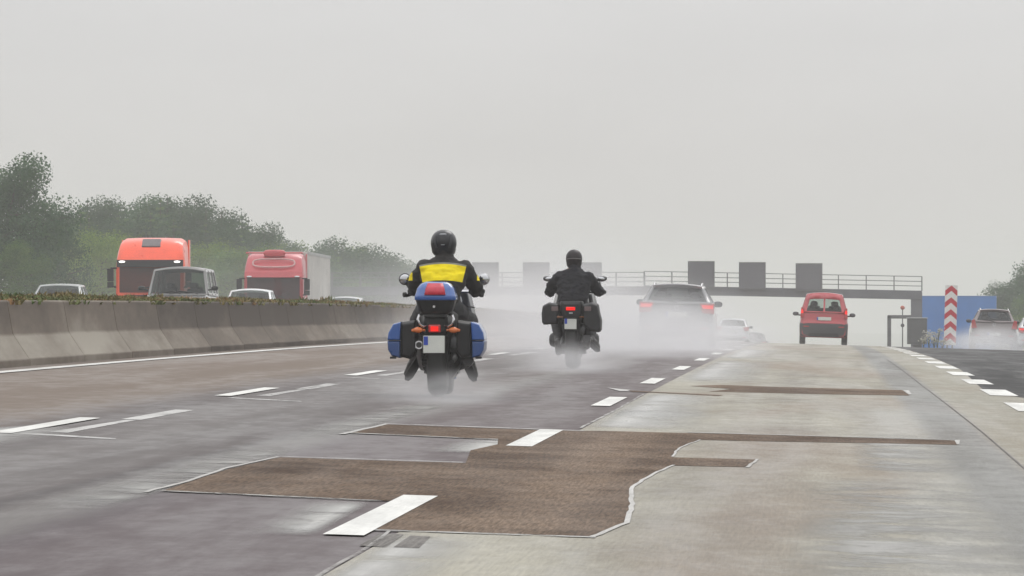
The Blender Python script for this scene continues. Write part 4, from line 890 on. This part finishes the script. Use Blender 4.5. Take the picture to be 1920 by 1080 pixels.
# ================================================================== LORRIES (front at y = 0 looking to -y in the local frame, built facing the camera)
def lorry(root, pa, trailer, deflector, kind):
    H = 3.42 if kind == 'orange' else 3.40
    b = MB(); R = []
    # cab shell, front to back, sections rounded at the top
    for y, w, zt in ((0, 1.17, 2.50), (.05, 1.23, 2.56), (.28, 1.245, 2.95), (.55, 1.23, 3.22), (.85, 1.22, 3.33), (1.5, 1.22, H), (2.1, 1.22, H)):
        zs = min(2.45, zt-.3); k = [(-w, .55), (w, .55), (w, zs), (w*.985, zt-.34), (w*.93, zt-.12), (w*.80, zt-.02), (w*.4, zt), (-w*.4, zt), (-w*.80, zt-.02), (-w*.93, zt-.12), (-w*.985, zt-.34), (-w, zs)]
        R.append([(x, y, z) for x, z in k])
    b.rings(R); b.build('cab', pa, root, 40, .02)
    b = MB(); b.rings([[(x, -.02-.06*(1-(x/1.1)**2), z) for x in steps(-1.1, 1.1, .22)] + [(1.1, .06, z), (-1.1, .06, z)] for z in (1.42, 2.33)]); b.build('windscreen', M['glass_dark'], root, 40)
    b = MB(); b.rings([[(x, -.10-.14*(1-(x/1.2)**2)+.3*(z-2.34), z) for x in steps(-1.2, 1.2, .3)] + [(1.2, .1, z), (-1.2, .1, z)] for z in (2.34, 2.60)]); b.build('sun_visor', M['black_plastic'] if kind == 'orange' else pa, root, 30, .01)
    for s in (-1, 1):
        b = MB(); b.ell((s*1.0, -.16, 2.53 if kind == 'orange' else 2.38), (.115, .05, .035), 16, 10); b.build('roof_light', M['lamp_lit'] if kind == 'orange' else M['lamp_clear'], root)
        b = MB(); b.box((s*1.42, -.1, 2.05), (.22, .16, .46)); b.box((s*1.42, -.1, 1.70), (.22, .16, .2)); b.tube([(s*1.2, .1, 2.3), (s*1.42, -.08, 2.3)], .03, 8); b.tube([(s*1.2, .1, 1.6), (s*1.42, -.08, 1.66)], .03, 8); b.build('mirror_arm', M['black_plastic'], root, 30, .03)
        b = MB(); b.box((s*1.236, .95, 1.95), (.02, .8, .75)); b.build('side_window', M['glass_dark'], root, 0, .008)
        b = MB(); b.prism([(s*.75, .75), (s*1.12, .75), (s*1.12, .98), (s*.78, .93)], -.04, .05, 'y'); b.build('headlight', M['lamp_clear'], root, 0, .01)
        for y in (1.2, 5.2): wheel_car(root, s*1.05, y, .5, .32)
        # side fairing behind the cab
        b = MB(); b.box((s*1.21, 2.35, 2.2), (.05, .5, 2.3), None, 1, .8); b.build('side_fairing', pa, root, 0, .02)
        b = MB(); b.tube([(s*.45, -.07, 1.5), (s*.02, -.10, 1.62)], .016, 8); b.build('windscreen_wiper', M['black_plastic'], root)
    b = MB(); b.box((0, -.03, 1.12), (1.9, .05, .42)); b.box((0, -.02, .62), (2.3, .1, .34)); b.build('grille', M['black_plastic'], root, 0, .02)
    if kind == 'orange':
        b = MB(); b.box((0, .60, 3.20), (.68, .5, .10), Matrix.Rotation(.58, 3, 'X')); b.build('roof_hatch', mat('hatch_grey', (.13, .11, .115), .5), root, 30, .03)
        b = MB(); b.tube([(x, .50-.30*(1-(x/.5)**2)*.5, 3.06-.16*(1-(x/.5)**2)) for x in steps(-.5, .5, .1)], .012, 8); b.build('roof_seam', pa, root)
    else:
        b = MB(); b.ell((0, .55, 3.36), (.46, .16, .15), 24, 12, .55); b.tube([(-1.18, .75, 3.36), (-1.18, .45, 3.38), (1.18, .45, 3.38), (1.18, .75, 3.36)], .035, 8); b.build('deflector_bar', pa, root)  # roof deflector with its cross bar, carries no lamps
        b = MB(); P = [(.92*cos(a)/max(abs(cos(a))**.35, .3), .17*math.copysign(abs(sin(a))**.6, sin(a))) for a in [2*pi*k/28+.05 for k in range(29)]]
        b.tube([(x*.95, .20+z*.55-.02, 2.95+z) for x, z in P], .035, 8); b.build('roof_trim', mat('trim_pink', (.58, .36, .35), .4), root)
    if trailer:
        b = MB(); b.box((0, 9.3, 2.18), (2.5, 13.2, 2.55)); tr = b.build('trailer_box', trailer, root, 0, .03)
        b = MB()
        for s in (-1, 1): b.box((s*1.255, 9.3, 3.40), (.03, 13.2, .12)); b.box((s*1.255, 9.3, .96), (.03, 13.2, .12))
        b.build('trailer_rail', M['silver_metal'], tr, 0, .004)
        b = MB(); b.box((0, 9.3, .75), (1.1, 13, .2)); b.build('chassis', M['dark_metal'], root, 0, .01)
        for y in (10.8, 12.1, 13.4):
            for s in (-1, 1): wheel_car(root, s*1.05, y, .5, .32)
def lorry_at(px, y, label):
    q = on_road('lorry', label, 'lorry', pos(px, y), y); return q
q = lorry_at(278, 251, 'bright orange lorry cab with a dark roof hatch and two lit roof lamps'); lorry(q, paint('orange_paint', (.92, .075, .010), .3, .5), None, False, 'orange')
b = MB(); b.box((0, 4.0, .75), (1.0, 4.2, .25)); b.build('chassis', M['dark_metal'], q, 0, .01)
b = MB(); b.cyl((0, 3.6, .9), (0, 3.6, 1.02), .5, .45, 24); b.build('fifth_wheel', M['dark_metal'], q)
q = lorry_at(511, 290, 'faded red lorry with an oval roof trim pulling a pale grey box trailer'); lorry(q, paint('faded_red', (.52, .06, .075), .35, .4), mat('trailer_pale', (.50, .48, .45), .6, var=.15, scale=1.2), True, 'red')
# ================================================================== SIGN GANTRY AND ROADSIDE FURNITURE
GY = 484.0
def gantry():
    steel = mat('gantry_steel', (.10, .10, .118), .5, .2, var=.2, scale=1.0); rail = mat('gantry_rail', (.14, .14, .145), .5, .3)
    gz = lambda py: CAMH-(py-CY)/FOC*GY
    gx_ = lambda px: (px-CX)/FOC*GY
    root = thing('sign_gantry', 'long grey steel gantry over the whole motorway with railed walkways and square sign panels', 'gantry', (gx_(1718), GY, zr(6, GY)))
    O = root.location
    def loc(x, y, z): return (x-O.x, y-O.y, z-O.z)
    def span(x0, z0, x1, z1, h, dy, name):
        b = MB(); b.rings([[loc(x, GY+dy+y, z+q) for y, q in ((-.5, 0), (.5, 0), (.5, -h), (-.5, -h))] for x, z in ((x0, z0), (x1, z1))]); o = b.build(name, steel, root, 0, .02)
        b = MB()
        for k in range(int(abs(x1-x0)/1.2)):
            t = (k+.5)/int(abs(x1-x0)/1.2); x = lerp(x0, x1, t); z = lerp(z0, z1, t); b.box(loc(x, GY+dy-.52, z-h/2), (.05, .05, h*.96))
        b.build('stiffener', steel, o, 0)
        for yy in (-.47, .47):
            b = MB()
            for hh in (.32, .64, .98): b.tube([loc(x0, GY+dy+yy, z0+hh), loc(x1, GY+dy+yy, z1+hh)], .03, 6)
            b.build('handrail', rail, root)
            n = int(abs(x1-x0)/1.9)
            for k in range(n+1):
                t = k/n; b = MB(); b.box(loc(lerp(x0, x1, t), GY+dy+yy, lerp(z0, z1, t)+.48), (.07, .07, 1.0)); b.build('rail_post', rail, root, 0)
    span(gx_(1208), gz(535), gx_(1728), gz(545), .62, 0, 'beam')
    span(gx_(560), gz(538), gx_(1206), gz(537), .62, 4, 'beam')
    for x, w in ((gx_(1718), .78), (gx_(570), .78)):
        b = MB(); b.box(loc(x, GY+(0 if x > 0 else 4), lerp(gz(547), -5.2, .5)), (w, .8, gz(547)+5.2)); b.build('leg', steel, root, 0, .02)
    for px, py0, py1, dy in ((1315.5, 491, 538, 0), (1411, 493, 541, 0), (1517, 495, 543.5, 0), (906, 493, 541, 4), (1002, 493, 540, 4), (1101, 493, 540, 4)):
        x = gx_(px); z0 = gz(py1); z1 = gz(py0)
        b = MB(); b.box(loc(x, GY+dy-.78, (z0+z1)/2), (1.78, .42, z1-z0)); o = b.build('sign_panel', mat('sign_panel', (.092, .09, .108), .45, .1), root, 0, .02)
        b = MB(); b.box(loc(x, GY+dy-.80, z1+.03), (1.86, .5, .05)); b.box(loc(x-.91, GY+dy-.80, (z0+z1)/2), (.035, .46, z1-z0)); b.box(loc(x+.91, GY+dy-.80, (z0+z1)/2), (.035, .46, z1-z0)); b.box(loc(x, GY+dy-.80, z0-.03), (1.86, .5, .04)); b.build('panel_frame', rail, o, 0)
    return root
gantry()
def chevron_marker():
    y = 268.0; x = pos(1780, y); w = 23/FOC*y; h = 118/FOC*y
    root = on_road('chevron_marker', 'tall red and white chevron marker post at the tip of the exit', 'marker', x, y, dz=0)
    m, t, n, l, p = nodes('chevron'); tc = n.new('ShaderNodeTexCoord'); sx = n.new('ShaderNodeSeparateXYZ'); l.new(tc.outputs['Object'], sx.inputs[0])
    def mth(op, a, b=0.0):
        q = n.new('ShaderNodeMath'); q.operation = op
        for i, s in enumerate((a, b)):
            if isinstance(s, (int, float)): q.inputs[i].default_value = s
            else: l.new(s, q.inputs[i])
        return q.outputs[0]
    v = mth('ADD', sx.outputs[2], mth('MULTIPLY', mth('ABSOLUTE', sx.outputs[0]), .85)); v = mth('FRACT', mth('MULTIPLY', mth('ADD', v, .07), 1/.455))
    k = n.new('ShaderNodeMix'); k.data_type = 'RGBA'; l.new(mth('LESS_THAN', v, .46), k.inputs[0]); k.inputs[6].default_value = (.74, .72, .70, 1); k.inputs[7].default_value = (.50, .012, .03, 1)
    no = n.new('ShaderNodeTexNoise'); no.inputs['Scale'].default_value = 5; l.new(tc.outputs['Object'], no.inputs['Vector']); sc = n.new('ShaderNodeVectorMath'); sc.operation = 'SCALE'; l.new(k.outputs[2], sc.inputs[0])
    mr = n.new('ShaderNodeMapRange'); mr.inputs['To Min'].default_value = .8; mr.inputs['To Max'].default_value = 1.15; l.new(no.outputs[0], mr.inputs[0]); l.new(mr.outputs[0], sc.inputs['Scale'])
    l.new(sc.outputs[0], p.inputs['Base Color']); p.inputs['Roughness'].default_value = .4
    b = MB(); R = []
    for z in steps(.12, h, .4): R.append([(w/2*sin(a), -.11*cos(a)+.05, z) for a in [-pi/2+pi*k/10 for k in range(11)]] + [(w/2, .10, z), (-w/2, .10, z)])
    b.rings(R); b.build('chevron_panel', m, root, 50)
    b = MB(); b.cyl((-.1, .05, -.1), (-.1, .05, .2), .03); b.cyl((.1, .05, -.1), (.1, .05, .2), .03); b.build('foot', M['dark_metal'], root)
chevron_marker()
def blue_sign():
    y = 520.0; a = at(1727, 555, y); c = at(1867, 640, y); x0, x1, z1, z0 = a[0], c[0], a[2], c[2]-.9
    root = thing('direction_sign', 'big blue motorway sign panel standing behind the chevron marker', 'sign', ((x0+x1)/2, y, zr(10, y)-.05))
    zo = root.location.z
    b = MB(); b.box((0, 0, (z0+z1)/2-zo), (x1-x0, .12, z1-z0)); p = b.build('sign_face', mat('sign_blue', (.012, .155, .50), .35, var=.08, scale=.8), root, 0, .02)
    b = MB(); t = .035; w, h = x1-x0, z1-z0; cz = (z0+z1)/2-zo
    for dx, dz, sx, sz in ((0, h/2, w+.04, t), (0, -h/2, w+.04, t), (-w/2, 0, t, h), (w/2, 0, t, h)): b.box((dx, 0, cz+dz), (sx, .17, sz))
    b.build('edge_frame', mat('sign_edge', (.12, .22, .5), .4), p, 0)
    for s in (-.32, .32):
        b = MB(); b.box((s*w, .16, (z1-zo)/2), (.18, .18, z1-zo)); b.build('post', M['silver_metal'], root, 0, .01)
blue_sign()
def service_frame():
    y = 400.0; X = lambda px: (px-CX)/FOC*y; Z = lambda py: CAMH-(py-CY)/FOC*y; g = zr(5, y)
    st = mat('frame_steel', (.11, .11, .115), .5, .4)
    root = thing('service_frame', 'low grey steel frame beside the gantry leg carrying a square cabinet', 'frame', (X(1667), y, g)); o = Vector((X(1667), y, g))
    b = MB(); b.box((0, 0, (Z(592)-g)/2), (.22, .2, Z(592)-g)); b.build('post', st, root, 0, .01)
    b = MB(); b.box((X(1686)-o.x, 0, Z(594)-g), (X(1708)-X(1664), .2, .2)); b.build('beam', st, root, 0, .01)
    b = MB(); b.box((X(1719)-o.x, .05, (Z(646)-g)/2), (.5, .3, Z(646)-g)); b.build('plinth', st, root, 0, .01)
    cb = thing('cabinet', 'dark grey square equipment cabinet at the gantry foot', 'cabinet', (X(1719), y-.12, Z(645)))
    b = MB(); h = Z(597)-Z(645); b.box((0, 0, h/2), (1.14, .55, h)); q = b.build('housing', mat('cabinet_grey', (.075, .078, .08), .5, .2), cb, 0, .02)
    b = MB(); b.box((0, -.02, h+.025), (1.22, .65, .05)); b.build('lid', M['silver_metal'], q, 0, .01)
    b = MB(); b.box((0, -.28, h/2), (1.04, .02, h*.9)); d = b.build('door', mat('cabinet_door', (.068, .07, .072), .5, .2), cb, 0, .006)
    b = MB(); b.box((.42, -.30, h/2), (.03, .03, .16)); b.build('handle', M['silver_metal'], d, 0)
    pl = thing('marker_pole', 'thin pole with a small red disc on top behind the steel frame', 'pole', (X(1692), y+.3, g))
    b = MB(); b.cyl((0, 0, 0), (0, 0, Z(580)-g), .035, .03, 10); b.build('pole', st, pl)
    b = MB(); b.ell((0, -.03, Z(577)-g), (.13, .08, .12), 18, 12); b.build('red_disc', mat('red_disc', (.42, .09, .05), .4), pl)
    b = MB(); b.ell((0, -.05, Z(610)-g), (.11, .08, .11), 18, 12); b.build('grey_box', st, pl)
service_frame()
# ================================================================== TREES
def leaf_mat(name, ca, cb, cc):
    m, t, n, l, p = nodes(name); tc = n.new('ShaderNodeTexCoord'); no = n.new('ShaderNodeTexNoise'); no.inputs['Scale'].default_value = .9; no.inputs['Detail'].default_value = 6; no.inputs['Roughness'].default_value = .65
    l.new(tc.outputs['Object'], no.inputs['Vector']); r = n.new('ShaderNodeValToRGB'); l.new(no.outputs[0], r.inputs[0]); e = r.color_ramp
    e.elements[0].position = .33; e.elements[0].color = (*ca, 1); e.elements[1].position = .68; e.elements[1].color = (*cc, 1); q = e.elements.new(.5); q.color = (*cb, 1)
    oi = n.new('ShaderNodeObjectInfo'); mr = n.new('ShaderNodeMapRange'); mr.inputs['To Min'].default_value = .75; mr.inputs['To Max'].default_value = 1.3; l.new(oi.outputs['Random'], mr.inputs[0])
    sc = n.new('ShaderNodeVectorMath'); sc.operation = 'SCALE'; l.new(r.outputs[0], sc.inputs[0]); l.new(mr.outputs[0], sc.inputs['Scale']); l.new(sc.outputs[0], p.inputs['Base Color'])
    p.inputs['Roughness'].default_value = .6; p.inputs['Specular IOR Level'].default_value = .25
    tr = n.new('ShaderNodeBsdfTranslucent'); l.new(sc.outputs[0], tr.inputs[0]); ms = n.new('ShaderNodeMixShader'); ms.inputs[0].default_value = .4
    l.new(p.outputs[0], ms.inputs[1]); l.new(tr.outputs[0], ms.inputs[2]); l.new(ms.outputs[0], n['Material Output'].inputs[0]); return m
M['bark'] = mat('bark', (.06, .048, .038), .9, var=.4, scale=4, streak=(4, 4, .6))
L_DARK = leaf_mat('leaves_dark', (.018, .052, .020), (.034, .088, .030), (.066, .130, .038))
L_MID = leaf_mat('leaves_mid', (.046, .108, .022), (.085, .165, .032), (.135, .21, .040))
L_LIGHT = leaf_mat('leaves_light', (.085, .155, .020), (.14, .22, .028), (.20, .24, .038))
def leaf(b, R, p, s, out):
    n = (Vector((R.gauss(0, 1), R.gauss(0, 1), R.gauss(0, .7)))*.8 + out*.7 + Vector((0, 0, .45))).normalized()
    a = n.orthogonal().normalized(); a.rotate(Matrix.Rotation(R.uniform(0, 6.28), 3, n)); c = n.cross(a); w = s*R.uniform(.7, 1.2)
    b.add([p-a*w*.5-c*w*.18, p-a*w*.1-c*w*.42, p+a*w*.55, p+c*w*.42], [(0, 1, 2, 3)])
def broadleaf(seed, h, rad, n_leaf=5200, base=.18, tall=1.0, s=.30):
    """tapered trunk with limbs; the crown is many leaf sprays gathered round branch ends"""
    R = random.Random(seed); t = MB(); c = MB(); tips = []
    top = h*.72; lean = Vector((R.uniform(-.3, .3), R.uniform(-.3, .3), 0))
    t.tube([(0, 0, -.8), lean*.2+Vector((0, 0, h*.2)), lean*.6+Vector((0, 0, h*.45)), lean+Vector((0, 0, top))], [h*.028, h*.022, h*.015, h*.005], 9)
    nb = 26
    for i in range(nb):
        f = (i+.5)/nb; z = h*lerp(base, .80, f**.9); a = i*2.4+R.uniform(-.5, .5)
        shape = sin(pi*min(1, (f*.86+.16)))**.65; ln = rad*shape*R.uniform(.55, 1.12)
        p0 = lean*(z/h)+Vector((0, 0, z*.92)); p1 = p0+Vector((cos(a)*ln, sin(a)*ln, h*.08*R.uniform(.2, 1.6)*tall))
        mid = (p0+p1)/2+Vector((0, 0, -h*.01)); t.tube([p0, mid, p1], [h*.009, h*.006, h*.002], 5); tips.append((p1, rad*R.uniform(.24, .42)))
        if R.random() < .75: tips.append((mid+Vector((R.uniform(-.3, .3), R.uniform(-.3, .3), h*.04)), rad*R.uniform(.22, .36)))
    for k in range(6): tips.append((lean+Vector((R.uniform(-.35, .35)*rad, R.uniform(-.35, .35)*rad, h*R.uniform(.74, .93))), rad*R.uniform(.18, .34)))
    tot = sum(r*r for _, r in tips)
    for p, r in tips:
        for _ in range(int(n_leaf*r*r/tot)):
            d = Vector((R.gauss(0, 1), R.gauss(0, 1), R.gauss(0, .85))).normalized(); q = r*R.random()**.45
            if R.random() < .05: q *= R.uniform(1.02, 1.3)
            leaf(c, R, p+d*q, s, d)
    return t, c
def conifer(seed, h, rad, n_leaf=13000, s=.16):
    R = random.Random(seed); t = MB(); c = MB(); t.tube([(0, 0, -.8), (0, 0, h*.5), (0, 0, h)], [h*.022, h*.013, .015], 8)
    tiers = 17
    for i in range(tiers):
        f = i/(tiers-1); z = h*lerp(.12, .97, f); ln = rad*(1-f)**.8*R.uniform(.85, 1.1)+.1; nb = int(lerp(9, 4, f))
        for k in range(nb):
            a = 2*pi*(k+R.uniform(-.3, .3))/nb+i; L = ln*R.uniform(.7, 1.15); p1 = Vector((cos(a)*L, sin(a)*L, z-L*.18+.15*R.random())); t.tube([(0, 0, z), p1], [.03, .008], 4)
            for _ in range(max(3, int(n_leaf/tiers/nb*lerp(1.9, .05, f**.8)))):
                u = R.random()**.6; q = Vector((0, 0, z)).lerp(p1, u)+Vector((R.gauss(0, .16), R.gauss(0, .16), R.gauss(-.04, .13)))*(.12+ln*.5); leaf(c, R, q, s, Vector((cos(a), sin(a), .1)))
    return t, c
kinds = {}
def mk(key, tc_, lm): t, c = tc_; kinds[key] = (t.mesh('trunk', M['bark']), c.mesh('crown', lm, 0))
mk('oak', broadleaf(3, 10, 4.2, 26000, .14, 1.2, .165), L_DARK)
mk('ash', broadleaf(7, 10, 3.4, 18000, .12, 1.3, .165), L_DARK)
mk('maple', broadleaf(12, 10, 3.8, 19000, .10, 1.1, .165), L_MID)
mk('willow', broadleaf(21, 10, 4.6, 20000, .06, .9, .165), L_LIGHT)
mk('spruce', conifer(4, 10, 2.5), L_DARK)
mk('larch', conifer(9, 10, 2.9, 14000), L_MID)
def tree(key, px, top_py, y, name, label, group, rot=0.0, wide=1.0):
    """a tree whose top reaches a given height at distance y"""
    x = pos(px, y); g = ground_z(x, y); h = CAMH-(top_py-CY)/FOC*y-g
    root = thing(name, label, 'tree', (x, y, g), rot, group); k = h/10.2; root.scale = (k*wide, k*wide, k)
    for nm, me in zip(('trunk', 'crown'), kinds[key]):
        o = bpy.data.objects.new(nm, me); C.objects.link(o); o.parent = root
    return root
tree('oak', 18, 284, 330, 'oak_tree', 'large dark tree with a ragged crown at the picture edge, nearest of the wood', None, .4, 1.0)
tree('ash', -60, 330, 322, 'oak_tree', 'dark tree half out of the picture in front of the ragged large tree', None, 1.4, 1.1)
tree('ash', 95, 395, 345, 'ash_tree', 'smaller dark tree tucked under the large ragged tree', None, 2.0, .9)
tree('maple', 30, 440, 318, 'maple_tree', 'low leafy tree in front of the large ragged tree', None, 2.4, 1.2)
R = random.Random(8)
wood = 'trees of the wood on the rise beyond the oncoming carriageway'; KN = {'spruce': 'spruce_tree', 'larch': 'larch_tree', 'ash': 'ash_tree', 'maple': 'maple_tree', 'oak': 'oak_tree', 'willow': 'willow_tree'}
top = [(110, 400), (150, 372), (190, 366), (240, 368), (290, 360), (320, 362), (360, 378), (400, 384), (440, 398), (475, 410), (500, 436), (530, 440), (560, 448), (600, 458), (640, 440), (670, 450), (705, 452), (740, 470), (762, 498), (800, 560)]
i = 0
for px in range(118, 500, 15):
    key = ('spruce', 'ash', 'larch', 'spruce', 'oak')[i % 5]; i += 1
    tree(key, px+R.uniform(-5, 5), pw(px, top)+R.uniform(-5, 9), 470+R.uniform(-14, 14), KN[key], {'spruce': 'dark pointed spruce on the ridge of the wood behind the orange lorry', 'larch': 'soft green larch on the ridge of the wood behind the orange lorry', 'ash': 'dark rounded tree on the ridge of the wood behind the orange lorry', 'oak': 'broad dark tree on the ridge of the wood behind the orange lorry'}[key], wood, R.uniform(0, 6), R.uniform(.9, 1.2))
for px in range(108, 500, 28):
    tree('ash' if i % 2 else 'larch', px+R.uniform(-9, 9), pw(px, top)+32+R.uniform(-8, 12), 445, KN['ash' if i % 2 else 'larch'], 'dark rounded tree on the slope below the ridge of the wood' if i % 2 else 'soft green larch on the slope below the ridge of the wood', wood, R.uniform(0, 6), 1.15); i += 1
for px, ty in ((95, 468), (140, 446), (185, 425), (228, 428), (345, 440), (385, 446), (425, 450), (470, 452)):
    tree('willow' if px not in (345, 425) else 'maple', px, ty+R.uniform(-4, 6), 395+R.uniform(-10, 10), 'willow_tree' if px not in (345, 425) else 'maple_tree', 'pale green bushy tree on the verge between the lorry and the wood' if px not in (345, 425) else 'mid green tree on the verge between the two lorries', 'verge trees in front of the wood', R.uniform(0, 6), 1.15)
for px in (480, 512, 540, 572, 603, 640, 672, 706, 738, 760):
    key = ('maple', 'ash', 'willow', 'oak')[i % 4]; i += 1
    tree(key, px, pw(px, top)+R.uniform(-3, 5), 540+R.uniform(-15, 15), KN[key], {'maple': 'misty green tree where the wood runs out', 'ash': 'misty dark rounded tree where the wood runs out', 'willow': 'misty pale bushy tree where the wood runs out', 'oak': 'misty broad tree where the wood runs out'}[key], 'trees at the faded end of the wood', R.uniform(0, 6), R.uniform(1.0, 1.25))
for px in (500, 560, 620, 680, 735):
    tree('ash' if px % 40 else 'maple', px, 505+R.uniform(-10, 14), 515, 'ash_tree' if px % 40 else 'maple_tree', 'low dark tree under the faded end of the wood' if px % 40 else 'low green tree under the faded end of the wood', 'trees at the faded end of the wood', R.uniform(0, 6), 1.4)
tree('ash', 1912, 488, 545, 'ash_tree', 'tallest dark tree at the edge of the picture beyond the blue sign', None, 1.0, 1.1)
tree('oak', 1886, 524, 535, 'oak_tree', 'broad dark tree just beside the blue sign', None, 2.0, .9)
tree('maple', 1950, 520, 525, 'maple_tree', 'green tree mostly out of the picture beyond the blue sign', None, 2.0, 1.1)
tree('willow', 1905, 585, 500, 'willow_tree', 'low bushy tree behind the grey hatchback', None, 2.0, 1.3)
# pale weeds at the tip of the exit
R = random.Random(17)
pw_m = leaf_mat('pale_weed', (.40, .39, .31), (.62, .60, .52), (.78, .76, .70))
for k, (px, w_, h_) in enumerate(((1731, .24, .38), (1741, .3, .62), (1751, .22, .40), (1757, .26, .78), (1766, .2, .34))):
    y = 262+R.uniform(0, 8); x = pos(px, y); root = thing('weed_plant', ('pale flowering weed beside the cabinet at the exit tip', 'pale bushy weed, second from the cabinet at the exit tip', 'short pale weed in the middle of the clump at the exit tip', 'tallest pale weed just before the chevron marker', 'small pale weed against the foot of the chevron marker')[k], 'plant', (x, y, zr(x, y)), 0, 'pale weeds at the exit tip')
    b = MB(); s_ = MB()
    for j in range(7):
        a = R.uniform(0, 6.28); q = Vector((cos(a)*w_*R.random(), sin(a)*w_*R.random(), h_*R.uniform(.6, 1))); s_.tube([(0, 0, -.03), q*.55+Vector((0, 0, h_*.1)), q], [.01, .008, .004], 5)
        for _ in range(12): leaf(b, R, q+Vector((R.gauss(0, .06), R.gauss(0, .06), R.gauss(0, .05))), .075, Vector((0, 0, 1)))
        for _ in range(3): leaf(b, R, q*R.uniform(.3, .9), .06, Vector((0, 0, 1)))
    b.build('foliage', pw_m, root, 0); s_.build('stem', M['weed'], root)
# ================================================================== AIR: haze and tyre spray
def haze_box():
    m = bpy.data.materials.new('haze'); m.use_nodes = True; t = m.node_tree; t.nodes.clear()
    o = t.nodes.new('ShaderNodeOutputMaterial'); v = t.nodes.new('ShaderNodeVolumePrincipled'); t.links.new(v.outputs[0], o.inputs['Volume'])
    v.inputs['Color'].default_value = (.94, .932, .922, 1); v.inputs['Density'].default_value = HAZE; v.inputs['Anisotropy'].default_value = .0
    b = MB(); b.box((0, 3000, -19), (6600, 7200, 66)); ob = b.build('haze', m, None, 0); tag(ob, kind='stuff')
HAZE = .00055
haze_box()
def spray(c, r, dens, col=(.95, .95, .97), ns=2.2, soft=.95, seed=0, up=0.0):
    """cloud of fine tyre spray: an airy ellipsoid that thins out to nothing at its skin"""
    m = bpy.data.materials.new('spray'); m.use_nodes = True; t = m.node_tree; n = t.nodes; l = t.links; n.clear()
    o = n.new('ShaderNodeOutputMaterial'); v = n.new('ShaderNodeVolumePrincipled'); l.new(v.outputs[0], o.inputs['Volume'])
    v.inputs['Color'].default_value = (*col, 1)
    tc = n.new('ShaderNodeTexCoord'); ln = n.new('ShaderNodeVectorMath'); ln.operation = 'LENGTH'; l.new(tc.outputs['Object'], ln.inputs[0])
    mr = n.new('ShaderNodeMapRange'); mr.interpolation_type = 'SMOOTHERSTEP'; mr.inputs['From Min'].default_value = 1; mr.inputs['From Max'].default_value = 1-soft
    l.new(ln.outputs['Value'], mr.inputs[0])
    mp = n.new('ShaderNodeMapping'); mp.inputs['Location'].default_value = (seed*3.7, seed*1.3, 0); l.new(tc.outputs['Object'], mp.inputs[0])
    no = n.new('ShaderNodeTexNoise'); no.inputs['Scale'].default_value = ns; no.inputs['Detail'].default_value = 3; l.new(mp.outputs[0], no.inputs['Vector'])
    m2 = n.new('ShaderNodeMapRange'); m2.inputs['From Min'].default_value = .3; m2.inputs['From Max'].default_value = .7; m2.inputs['To Min'].default_value = .25; m2.inputs['To Max'].default_value = 1.5; l.new(no.outputs[0], m2.inputs[0])
    mu = n.new('ShaderNodeMath'); mu.operation = 'MULTIPLY'; l.new(mr.outputs[0], mu.inputs[0]); l.new(m2.outputs[0], mu.inputs[1])
    m3 = n.new('ShaderNodeMath'); m3.operation = 'MULTIPLY'; m3.inputs[1].default_value = dens; l.new(mu.outputs[0], m3.inputs[0]); l.new(m3.outputs[0], v.inputs['Density'])
    b = MB(); b.ell((0, 0, 0), (1, 1, 1), 24, 14); ob = b.build('spray', m, None, 0); ob.location = c; ob.scale = r; tag(ob, kind='stuff')
    return ob
def spray_px(px, py, y, rx, ry, rz, dens, **k): c = at(px, py, y); return spray(c, (rx, ry, rz), dens, **k)
spray_px(1262, 645, 160, 2.7, 13, 1.25, .19, seed=1)            # behind the estate car
spray_px(1095, 645, 137, 5.2, 31, 1.75, .085, seed=2)          # drifting across the lanes to the second motorcycle
spray_px(975, 590, 220, 7, 62, 2.6, .026, seed=3)            # mist hiding the end of the barrier
spray_px(1073, 688, 97, 1.2, 7, .5, .16, seed=4)              # second motorcycle's wheel
spray_px(826, 742, 67, .95, 4, .34, .20, seed=5)               # first motorcycle's wheel
spray_px(1855, 650, 264, 2.6, 15, 1.1, .16, seed=6)            # behind the grey hatchback
spray_px(1545, 658, 233, 1.3, 12, .45, .07, seed=7)
spray_px(420, 565, 330, 17, 90, 4.0, .002, seed=8)            # mist over the oncoming carriageway
spray_px(690, 560, 450, 12, 120, 4.5, .0022, seed=9)
spray_px(1390, 650, 420, 5, 60, 2.0, .02, seed=10)
spray_px(1010, 530, 430, 11, 40, 4.5, .019, seed=11)            # thins the left half of the gantry
